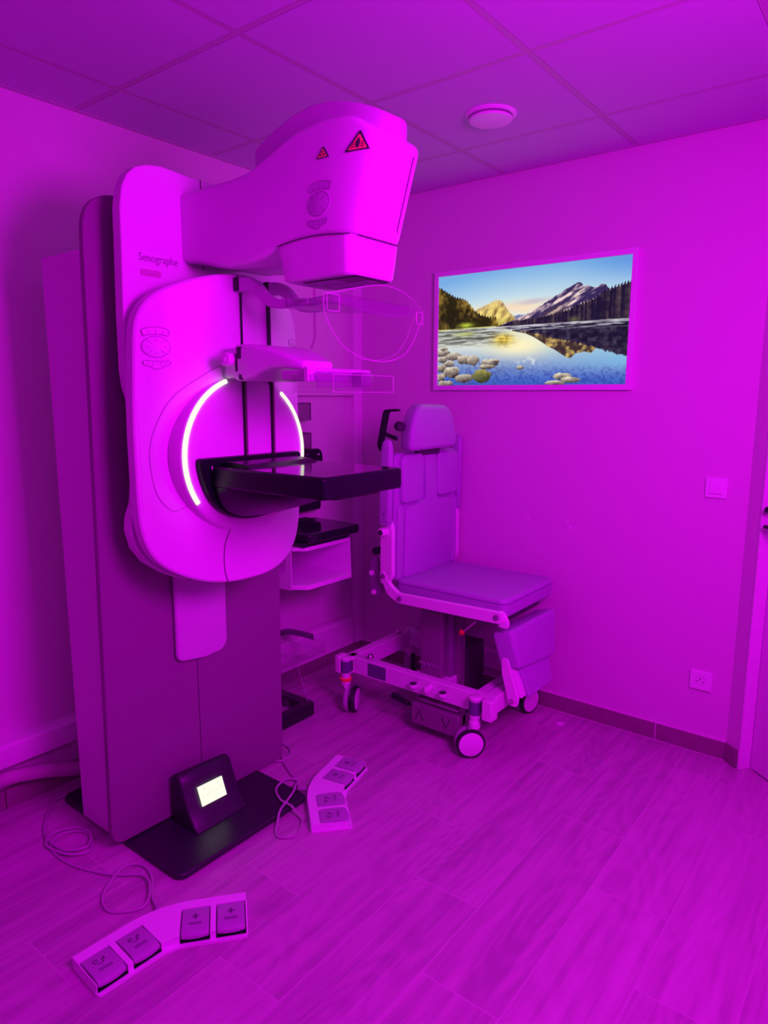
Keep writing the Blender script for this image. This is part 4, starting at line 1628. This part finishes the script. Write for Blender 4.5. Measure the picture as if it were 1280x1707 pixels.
def lake_picture(nu, nv):
    """an alpine lake; colours are sRGB 0..1, rows from the top"""
    v, u = np.mgrid[0:nv, 0:nu].astype(float)
    u /= nu-1
    v /= nv-1
    img = np.zeros((nv, nu, 3))

    def C(*c):
        return np.array(c)/255.0

    def put(mask, col):
        a = np.clip(mask, 0, 1)[..., None]
        img[:] = img*(1-a)+col*a

    def lerp(a, b, t):
        t = np.clip(t, 0, 1)[..., None]
        return a*(1-t)+b*t
    P = lambda pts: np.interp(u, [p[0] for p in pts], [p[1] for p in pts])
    n1 = fbm(u, v, 14, 8, 5, 1)
    n2 = fbm(u, v, 60, 34, 3, 2)
    n3 = fbm(u, v, 9, 44, 4, 3)
    nt = fbm(u, v*0.2, 110, 4, 2, 4)
    # sky
    sky = lerp(C(120, 172, 230), C(222, 238, 236), v/0.34+0.25*np.sin(u*3)-0.2)
    sky = lerp(sky, C(70, 120, 215), np.clip((u-0.72)*1.6, 0, 1)*np.clip(1-v/0.22, 0, 1))
    img[:] = sky
    cl = np.exp(-((v-0.34)/0.055)**2)*np.exp(-((u-0.42)/0.22)**2)*(0.4+1.0*n1)
    put(cl*1.1, C(250, 222, 190))
    put(np.exp(-((v-0.295-0.10*(0.5-u))/0.022)**2)*np.exp(-((u-0.54)/0.09)**2)*0.7, C(196, 176, 196))
    hor = 0.49
    # far blue ridge
    put((v > P([(0, .5), (.40, .42), (.46, .395), (.53, .40), (.6, .45), (1, .5)])) & (v < hor), C(122, 130, 176))
    # golden middle mountain
    r = P([(0, .6), (.20, .35), (.225, .325), (.27, .30), (.305, .27), (.335, .253), (.365, .262), (.385, .30), (.41, .36), (.45, .43), (.5, .5), (1, .6)])+0.012*(n2-.5)
    t = fbm((u+v*0.3)/1.4, v, 70, 14, 4, 7)
    gold = lerp(C(128, 96, 60), C(250, 226, 130), (t-0.32)*2.6)
    gold = lerp(gold, C(222, 190, 150), np.clip(1-(v-r)/0.06, 0, 1)*0.5)
    gold = lerp(gold, C(150, 140, 60), np.clip((v-0.40)/0.08, 0, 1)*0.6)
    put((v > r) & (v < hor), gold)
    # right rocky mountain
    r = P([(0, .9), (.36, .475), (.46, .425), (.53, .375), (.58, .33), (.62, .29), (.66, .255), (.70, .215), (.735, .185), (.755, .168), (.77, .175), (.785, .205), (.80, .198), (.835, .225), (.87, .20), (.885, .205), (.90, .24), (1, .26)])+0.014*(n2-.5)
    t = fbm((u+0.9*v)/2, (v-0.35*u+0.4)/1.5, 70, 16, 4, 9)
    rock = lerp(C(58, 42, 92), C(244, 214, 210), (t-0.43)*4.2+(n2-0.5)*0.9)
    rock = lerp(rock, C(120, 92, 72), np.clip((v-r-0.06)/0.1, 0, 1)*np.clip((0.74-u)/0.1, 0, 1)*0.7)
    put((v > r) & (v < hor), rock)
    # right forest
    rf = P([(0, .9), (.355, .485), (.43, .455), (.52, .44), (.60, .435), (.66, .405), (.72, .385), (.76, .345), (.80, .325), (.85, .295), (.88, .255), (.93, .225), (.965, .21), (1, .195)])
    spike = 0.030*np.abs(np.mod(u*70+n1*1.2, 1)-0.5)*2*np.clip((u-0.5)*3, 0.3, 1)
    fr = lerp(C(34, 22, 54), C(110, 88, 84), (nt-0.42)*1.6+(n2-0.5)*0.8)
    fr = lerp(fr, C(96, 88, 70), np.exp(-((u-0.745)/0.025)**2)*np.exp(-((v-0.465)/0.022)**2))
    put((v > rf+spike-0.012) & (v < hor+0.005), fr)
    # left wooded slope
    rl = P([(0, .083), (.02, .10), (.06, .145), (.10, .185), (.135, .20), (.165, .22), (.185, .255), (.22, .325), (.25, .36), (.30, .385), (.335, .385), (.345, .42), (.355, .50), (.36, .9), (1, .9)])
    spike = 0.022*np.abs(np.mod(u*62+n1, 1)-0.5)*2
    lf = lerp(C(44, 34, 20), C(176, 140, 60), (n1-0.40)*2.6+(n2-0.5)*1.2)
    lf = lerp(lf, C(34, 26, 22), np.clip((v-rl-0.10)/0.10, 0, 1)*0.55*(nt*1.4))
    lf = lerp(lf, C(186, 206, 60), np.exp(-((u-0.17)/0.04)**2)*np.exp(-((v-0.455)/0.022)**2))
    put((v > rl+spike) & (v < hor+0.005-0.00*u), lf)
    put((np.abs(v-(0.492-0.02*u)) < 0.008) & (u < 0.34), C(206, 206, 120))
    # water
    g2 = fbm(u, v, 50, 30, 3, 11)
    g3 = fbm(u, v, 16, 120, 3, 12)
    sm = lambda x: np.clip(x, 0, 1)**2*(3-2*np.clip(x, 0, 1))
    wv = (v > hor-0.012*u)*1.0
    base = lerp(C(222, 230, 220), C(66, 100, 196), (v-0.64)/0.33)
    base = lerp(base, C(120, 190, 232), np.clip((u-0.55)*1.5, 0, 1)*sm((v-0.60)/0.1)*sm((0.92-v)/0.1))
    base = lerp(base, C(255, 244, 196), np.exp(-((u-0.46)/0.15)**2)*np.exp(-((v-0.66)/0.09)**2))
    put(wv, base)
    # left: dull mirrored slope broken by pale streaks
    put(wv*sm((0.42-u)/0.10)*sm((0.67-v)/0.08), lerp(C(96, 92, 88), C(206, 210, 206), (g3-0.38)*3.2))
    put(wv*np.exp(-((u-0.16)/0.06)**2)*np.exp(-((v-0.535)/0.02)**2)*0.8, C(196, 206, 120))
    # mirrored golden mountain
    put(wv*np.clip(np.exp(-((u-0.385)/0.055)**2)*np.exp(-((v-0.60)/0.05)**2)*1.3, 0, 1), lerp(C(150, 122, 52), C(246, 218, 104), (g3+g2-0.6)*1.6))
    # mirrored rock and forest on the right
    rm = P([(0, .5), (.42, .53), (.50, .56), (.55, .60), (.60, .655), (.66, .715), (.705, .765), (.735, .785), (.76, .745), (.80, .735), (.835, .745), (.86, .70), (1, .69)])
    put(wv*(u > .43)*sm((rm+0.012*(g2-.5)-v)/0.006), lerp(C(66, 46, 50), C(216, 182, 104), (g2-0.40)*2.6))
    rd = P([(0, .5), (.36, .50), (.45, .535), (.52, .55), (.60, .59), (.70, .635), (.80, .68), (.88, .725), (.94, .755), (1, .78)])
    put(wv*sm((u-.36)/.06)*sm((rd+0.03*(nt-.5)-v)/0.012), lerp(C(30, 20, 50), C(86, 74, 96), (g2-0.35)*1.6))
    # wind streaks below the far shore
    put(wv*sm((u-.25)/.1)*sm((0.56-v)/0.05)*np.clip((g3-0.47)*6, 0, 1)*0.85, C(206, 206, 216))
    put(np.exp(-((v-(0.492-0.004*u))/0.0045)**2)*(u > .3)*0.8, C(232, 226, 226))
    # ripples over the shallows
    put(wv*sm((v-0.80)/0.14)*np.clip((fbm(u, v, 90, 60, 2, 14)-0.46)*5, 0, 1)*0.45, C(46, 54, 150))
    put(wv*sm((v-0.72)/0.12)*np.clip((fbm(u, v, 80, 70, 2, 15)-0.5)*6, 0, 1)*np.exp(-((u-.25)/.16)**2)*0.6, C(84, 92, 150))
    put(wv*np.exp(-((u-.53)/.07)**2)*np.exp(-((v-.80)/.04)**2)*np.clip((n2-0.45)*4, 0, 1)*0.7, C(236, 240, 240))
    # stones
    rng = np.random.RandomState(5)
    ST = [(.03, .70, .045, .035), (.10, .735, .055, .035), (.035, .66, .025, .018), (.16, .765, .045, .042), (.215, .775, .035, .045), (.07, .80, .035, .03), (.025, .84, .03, .04),
          (.085, .88, .05, .055), (.16, .935, .05, .04), (.265, .92, .055, .06), (.31, .80, .05, .035), (.295, .835, .045, .02), (.02, .93, .025, .04), (.05, .985, .05, .03), (.48, .85, .022, .018), (.345, .785, .02, .015),
          (.70, .93, .05, .03), (.74, .96, .05, .025), (.66, .985, .05, .02), (.03, .76, .03, .03)]
    for i, (a, b, ra, rb) in enumerate(ST):
        d = ((u-a)/ra)**2+((v-b)/rb)**2+(g2-0.5)*0.9
        lit = np.clip(0.5-(v-b)/rb*0.5-(u-a)/ra*0.15, 0, 1)
        col = lerp(C(64, 50, 56), C(246, 232, 206), lit*0.9+(n2-0.5)*0.5)
        if i == 9:
            col = lerp(C(46, 50, 36), C(170, 160, 90), lit+(n2-0.5)*0.5)
        put((d < 1.0)*1.0, col)
    img = np.clip(img, 0, 1)
    return np.where(img <= 0.04045, img/12.92, ((img+0.055)/1.055)**2.4)


lp = thing('lightbox_picture', 'backlit alpine lake picture in a slim frame on the wall above the chair', 'picture', (XW, 1.51, 1.82))
PX = XW-0.030
y0, y1, z0, z1 = 1.006, 2.012, 1.535, 2.112          # outer frame
bw = 0.024
m = MB()
o1, o2 = [(y0, z0), (y1, z0), (y1, z1), (y0, z1)], [(y0+bw, z0+bw), (y1-bw, z0+bw), (y1-bw, z1-bw), (y0+bw, z1-bw)]
m.rings([[(XW, y, z) for y, z in o1], [(PX, y, z) for y, z in o1], [(PX, y, z) for y, z in o2], [(PX+0.012, y, z) for y, z in o2], [(XW, y, z) for y, z in o2]], cap=False)
obj('picture_frame', m, M_TRIM, lp, bevel=0.0015)
NU, NV = 420, 236
pic = lake_picture(NU, NV)
yy0, yy1, zz0, zz1 = y0+bw, y1-bw, z0+bw, z1-bw
vs_ = []
for j in range(NV):
    for i in range(NU):
        vs_.append((PX+0.008-XW, (yy1-(yy1-yy0)*i/(NU-1))-1.51, (zz1-(zz1-zz0)*j/(NV-1))-1.82))
fs_ = []
for j in range(NV-1):
    for i in range(NU-1):
        a = j*NU+i
        fs_.append((a, a+NU, a+NU+1, a+1))
k = len(vs_)
vs_ += [(-0.002, yy1-1.51, zz1-1.82), (-0.002, yy0-1.51, zz1-1.82), (-0.002, yy0-1.51, zz0-1.82), (-0.002, yy1-1.51, zz0-1.82)]
fs_.append((k, k+1, k+2, k+3))
me = bpy.data.meshes.new('picture_print')
me.from_pydata(vs_, [], fs_)
at_ = me.color_attributes.new('print', 'FLOAT_COLOR', 'POINT')
buf = np.ones((len(vs_), 4), dtype=np.float32)
buf[:NU*NV, :3] = pic.reshape(-1, 3)
at_.data.foreach_set('color', buf.ravel())
mp = bpy.data.materials.new('backlit_print')
mp.use_nodes = True
nt = mp.node_tree
nt.nodes.clear()
av = nt.nodes.new('ShaderNodeVertexColor')
av.layer_name = 'print'
em = nt.nodes.new('ShaderNodeEmission')
em.inputs[1].default_value = 0.9
nt.links.new(av.outputs[0], em.inputs[0])
mo = nt.nodes.new('ShaderNodeOutputMaterial')
nt.links.new(em.outputs[0], mo.inputs[0])
me.materials.append(mp)
po = bpy.data.objects.new('picture_print', me)
COL.objects.link(po)
po.parent = lp

# ================================================================ SWITCH AND OUTLET
sw = thing('light_switch', 'square white light switch on the wall right of the picture', 'switch', (XW, 0.644, 1.145))
m = MB()
m.prism(rrect(0.603, 0.685, 1.103, 1.186, 0.005), 'x', XW-0.011, XW)
obj('switch_plate', m, M_WHITE, sw, bevel=0.003)
m = MB()
m.prism(rrect(0.622, 0.667, 1.121, 1.168, 0.003), 'x', XW-0.0145, XW-0.008)
obj('rocker', m, M_WHITE, sw, bevel=0.001)
m = MB()
m.box(XW-0.0114, XW-0.0105, 0.6205, 0.6685, 1.1195, 1.1215)
obj('rocker_gap', m, M_SEAM, sw)
ou = thing('power_outlet', 'square white power outlet low on the wall near the door', 'outlet', (XW, 0.64, 0.32))
m = MB()
m.prism(rrect(0.598, 0.685, 0.281, 0.365, 0.006), 'x', XW-0.012, XW)
obj('outlet_plate', m, M_WHITE, ou, bevel=0.003)
m = MB()
for y, z in ((0.631, 0.318), (0.652, 0.320), (0.6415, 0.330)):
    m.cyl((XW-0.0125, y, z), (XW-0.0105, y, z), 0.0028, n=12)
obj('socket_hole', m, M_BLACK, ou)
m = MB()
m.tube([(XW-0.012, 0.6415+0.02*math.cos(2*PI*i/32), 0.322+0.02*math.sin(2*PI*i/32)) for i in range(32)], 0.0008, 6, closed=True)
obj('socket_rim', m, M_PAD, ou)

# ================================================================ CEILING VENT
cv = thing('ceiling_vent', 'round white disc vent set in a ceiling tile', 'vent', (2.371, 1.364, H))
m = MB()
m.lathe((2.371, 1.364, H), (0, 0, -1), [(-0.002, 0.094), (0.003, 0.094), (0.008, 0.088), (0.010, 0.080), (0.004, 0.076), (0.004, 0.0)], 48)
obj('vent_collar', m, M_WHITE, cv)
m = MB()
m.lathe((2.371, 1.364, H-0.016), (0, 0, -1), [(-0.002, 0.060), (0.0, 0.078), (0.004, 0.080), (0.008, 0.076), (0.011, 0.05), (0.012, 0.0)], 48)
m.cyl((2.371, 1.364, H-0.002), (2.371, 1.364, H-0.018), 0.02)
obj('vent_disc', m, M_WHITE, cv)

# ================================================================ THINGS ON THE BACK WALL BESIDE THE MACHINE
rk = thing('accessory_wall_panel', 'white wall panel with brackets behind the machine in the corner', 'wall rack', (2.5, YW, 0.9))
m = MB()
m.prism([(2.1, 0.262), (2.872, 0.262), (2.872, 2.05), (2.66, 2.05), (2.66, 1.80), (2.63, 1.74), (2.1, 1.74)], 'y', YW-0.016, YW)
obj('back_board', m, M_WALL, rk, bevel=0.002)
for zc in (1.425, 1.275):
    m = MB()
    m.prism(rpoly([(2.44, zc-0.042), (2.54, zc-0.042), (2.54, zc+0.036), (2.55, zc+0.042), (2.44, zc+0.042)], 0.004), 'y', YW-0.075, YW-0.016)
    hb = obj('hook_bracket', m, M_PANEL, rk, bevel=0.002)
    m = MB()
    m.box(2.40, 2.547, YW-0.079, YW-0.016, zc+0.042, zc+0.046)
    m.box(2.541, 2.547, YW-0.079, YW-0.075, zc-0.042, zc+0.046)
    obj('bracket_lip', m, M_SEAM, hb)
m = MB()
m.box(2.40, 2.93, YW-0.04, YW-0.016, 1.505, 1.56)
obj('upper_rail', m, M_WALL, rk, bevel=0.003)

dv = thing('paddle_handle_block', 'small dark glossy block with a white dot standing behind the black platform', 'accessory', (2.6, 2.44, 1.19))
m = MB()
m.prism(rpoly([(2.46, 1.17), (2.575, 1.17), (2.57, 1.225), (2.548, 1.245), (2.482, 1.245), (2.463, 1.225)], 0.016, 4), 'y', 2.40, YW-0.016)
obj('block_body', m, M_GLOSS, dv, bevel=0.004)
m = MB()
m.sphere((2.54, 2.399, 1.215), 0.005, 6)
obj('block_dot', m, M_WHITE, dv)

# white shelf tray with grip hole
sy0, sy1, sx0, sx1 = 2.197, YW-0.016, 2.141, 2.482
sf = 2.135
ws = thing('shelf_tray', 'white open-front shelf tray with a grip hole mounted low on the back wall', 'shelf', (2.35, 2.5, 0.7))
m = MB()
m.prism(rpoly([(sx0, sy1), (sx0, sy0), (sx0+0.044, sf), (sx1, sf-0.005), (sx1, sy1)], 0.008, 3), 'z', 0.634, 0.656)
obj('tray_floor', m, M_WHITE, ws, bevel=0.002)
m = MB()
# side panel with grip hole, in (y,z)
pan = rpoly([(sy0, 0.63), (sy1, 0.63), (sy1, 0.855), (sy0, 0.835)], 0.010, 4)
hol = rrect(sy0+0.035, sy0+0.125, 0.695, 0.79, 0.025, 6)
bm = m.bm
for xx in (sx0, sx0-0.004):
    va_ = [bm.verts.new((xx, y, z)) for y, z in pan]
    vb_ = [bm.verts.new((xx, y, z)) for y, z in hol]
    ed = [bm.edges.new((va_[i], va_[(i+1) % len(va_)])) for i in range(len(va_))]+[bm.edges.new((vb_[i], vb_[(i+1) % len(vb_)])) for i in range(len(vb_))]
    bmesh.ops.triangle_fill(bm, use_beauty=True, use_dissolve=False, edges=ed)
    if xx == sx0:
        fa, fb = va_, vb_
    else:
        for A, B in ((fa, va_), (fb, vb_)):
            for i in range(len(A)):
                j = (i+1) % len(A)
                bm.faces.new((A[i], A[j], B[j], B[i]))
obj('tray_side', m, M_WHITE, ws)
m = MB()
m.prism([(sf, 0.64), (sy1, 0.64), (sy1, 0.829), (sf+0.008, 0.829)], 'x', sx1-0.004, sx1)
obj('tray_side', m, M_WHITE, ws)
m = MB()
m.prism(rpoly([(sx0+0.01, sy1), (sx0+0.006, sy0), (sx0+0.05, sf+0.012), (sx1-0.006, sf+0.01), (sx1-0.006, sy1)], 0.008, 3), 'z', 0.812, 0.83)
obj('tray_top', m, M_WHITE, ws, bevel=0.002)

sb = thing('spare_platform', 'black glossy spare breast platform lying on the white shelf tray', 'accessory', (2.4, 2.3, 0.83))
m = MB()
rbox(m, 2.180, 2.540, 2.125, 2.43, 0.850, 0.892, 0.02)
obj('spare_slab', m, M_GLOSS, sb, bevel=0.009, seg=3)
m = MB()
m.prism(rpoly([(2.165, 0.8305), (2.47, 0.8305), (2.50, 0.852), (2.155, 0.852)], 0.006), 'y', 2.15, 2.42)
obj('spare_underside', m, M_BLACK, sb)
m = MB()
rbox(m, 2.22, 2.46, 2.36, 2.42, 0.889, 0.904, 0.01)
obj('spare_ledge', m, M_BLACK, sb, bevel=0.003)
gp = thing('grip_clamp', 'black grip with a pale round knob on the wall above the spare platform', 'accessory', (2.5, 2.48, 0.96))
m = MB()
rbox(m, 2.44, 2.60, 2.44, YW-0.016, 0.925, 0.985, 0.018, 'y')
obj('grip_body', m, M_BLACK, gp, bevel=0.006)
m = MB()
m.lathe((2.40, 2.47, 0.975), (-0.3, -1, 0), [(-0.03, 0.014), (0.0, 0.016), (0.004, 0.026), (0.022, 0.026), (0.027, 0.02)], 12)
m.box(2.38, 2.42, 2.46, YW-0.016, 0.965, 0.99)
obj('grip_knob', m, M_WHITE, gp)
m = MB()
m.box(2.545, 2.575, 2.47, YW-0.016, 0.99, 1.035)
m.cyl((2.575, 2.485, 1.003), (2.61, 2.48, 1.0), 0.006)
obj('grip_latch', m, M_WHITE, gp, bevel=0.002)

# acrylic stand on the floor
ac = thing('acrylic_stand', 'clear acrylic stand with a black foot on the floor behind the machine', 'stand', (2.13, 2.33, 0))
m = MB()
fo = [(1.86, 2.165), (2.245, 2.165), (2.262, 2.20), (2.262, 2.50), (2.215, 2.50), (2.205, 2.225), (1.86, 2.225)]
m.prism(rpoly(fo, [0.01, 0.02, 0.02, 0.01, 0.01, 0.01, 0.01], 4), 'z', 0.0, 0.058)
obj('stand_foot', m, M_BLACK, ac, bevel=0.006)
m = MB()
m.rings([[(1.88, 2.20, 0.058), (2.232, 2.20, 0.058), (2.232, 2.205, 0.058), (1.88, 2.205, 0.058)], [(1.88, 2.265, 0.262), (2.222, 2.265, 0.262), (2.222, 2.27, 0.262), (1.88, 2.27, 0.262)]])
m.rings([[(2.228, 2.20, 0.058), (2.233, 2.20, 0.058), (2.233, 2.48, 0.058), (2.228, 2.48, 0.058)], [(2.218, 2.265, 0.262), (2.223, 2.265, 0.262), (2.223, 2.46, 0.262), (2.218, 2.46, 0.262)]])
obj('stand_wall', m, M_CLEAR, ac)
m = MB()
m.tube([(2.2325, 2.20, 0.058), (2.2225, 2.266, 0.262)], 0.002, 6)
m.tube([(1.88, 2.266, 0.264), (2.2225, 2.266, 0.264), (2.2225, 2.46, 0.264)], 0.0016, 6)
obj('stand_edge', m, M_CLEAR2, ac)
m = MB()
tray(m, 1.90, 2.375, 2.205, 2.48, 0.263, 0.315, 0.004, 0.012)
trr = obj('stand_tray', m, M_CLEAR, ac)
m = MB()
for z in (0.264, 0.315):
    m.tube([(a, b, z) for a, b in rrect(1.90, 2.375, 2.205, 2.48, 0.012)], 0.0014, 6, closed=True)
m.tube([(2.372, 2.209, 0.264), (2.372, 2.209, 0.315)], 0.0016, 6)
obj('tray_edge', m, M_CLEAR2, trr)
m = MB()
hpts = spline([(2.366, 2.284, 0.33), (2.362, 2.36, 0.33), (2.352, 2.425, 0.33), (2.32, 2.455, 0.33), (2.24, 2.462, 0.328), (1.95, 2.464, 0.326)], 5)
R = []
for i, q in enumerate(hpts):
    R.append([(q.x-0.003, q.y-0.003, q.z-0.017), (q.x+0.003, q.y+0.003, q.z-0.017), (q.x+0.003, q.y+0.003, q.z+0.012), (q.x-0.003, q.y-0.003, q.z+0.012)])
m.rings(R)
hd_ = obj('stand_handle', m, M_TINT, ac)
m = MB()
m.tube([(q.x, q.y, q.z+0.013) for q in hpts], 0.0022, 6)
obj('handle_rim', m, M_CLEAR2, hd_)

# ================================================================ HOSE AND CABLES
hs = MB()
hp_ = spline([(0.0, 2.46, 0.03), (0.4, 2.475, 0.045), (0.75, 2.475, 0.135), (0.947, 2.475, 0.148), (1.073, 2.47, 0.128), (1.215, 2.465, 0.080), (1.34, 2.462, 0.035), (1.5, 2.462, 0.028)], 40)
hs.tube(hp_, lambda t: 0.0265+0.0014*math.sin(t*900), 16)
o = obj('corrugated_hose', hs, M_HOSE)
o['label'] = 'pale corrugated hose lying on the floor along the back wall into the machine'
o['category'] = 'hose'

board_cable(pbA, [(1.045, 1.70, 0.006), (1.10, 1.79, 0.006), (1.108, 1.86, 0.007), (1.06, 1.89, 0.008), (0.96, 1.83, 0.006), (0.935, 1.75, 0.005),
                  (1.00, 1.69, 0.006), (1.05, 1.72, 0.014), (1.08, 1.80, 0.012), (1.02, 1.90, 0.006), (0.97, 2.04, 0.005), (0.97, 2.17, 0.005), (1.02, 2.215, 0.005), (1.075, 2.19, 0.005),
                  (1.085, 2.12, 0.007), (1.04, 2.055, 0.008), (0.985, 2.09, 0.011), (0.965, 2.19, 0.012), (1.01, 2.235, 0.012), (1.075, 2.20, 0.013), (1.088, 2.13, 0.014), (1.04, 2.07, 0.016), (0.985, 2.12, 0.014),
                  (0.99, 2.25, 0.008), (1.05, 2.36, 0.006), (1.12, 2.43, 0.006), (1.16, 2.428, 0.006)])
board_cable(pbB, [(1.77, 1.81, 0.010), (1.748, 1.83, 0.022), (1.72, 1.83, 0.0275), (1.68, 1.822, 0.0275), (1.648, 1.80, 0.0275), (1.62, 1.745, 0.0275), (1.618, 1.70, 0.0275), (1.616, 1.682, 0.0275), (1.612, 1.655, 0.015), (1.60, 1.615, 0.005), (1.53, 1.575, 0.005), (1.485, 1.61, 0.005), (1.50, 1.645, 0.006), (1.525, 1.662, 0.016), (1.55, 1.682, 0.0275), (1.58, 1.702, 0.0275),
                  (1.62, 1.718, 0.0275), (1.69, 1.748, 0.0275), (1.725, 1.772, 0.0275), (1.748, 1.790, 0.016), (1.77, 1.81, 0.007), (1.80, 1.88, 0.005), (1.84, 1.96, 0.005), (1.89, 2.04, 0.005), (1.86, 2.10, 0.005), (1.80, 2.06, 0.006), (1.84, 1.97, 0.008), (1.92, 2.0, 0.005), (1.94, 2.08, 0.005), (1.86, 2.14, 0.006), (1.80, 2.15, 0.008)])

# small white scrap on the floor by the skirting
m = MB()
m.prism(rpoly([(2.86, 1.205), (2.875, 1.185), (2.90, 1.19), (2.897, 1.21), (2.88, 1.222)], 0.003), 'z', 0.0005, 0.003)
o = obj('paper_scrap', m, M_WHITE)
o['label'] = 'tiny white paper scrap on the floor by the skirting'
o['category'] = 'scrap'
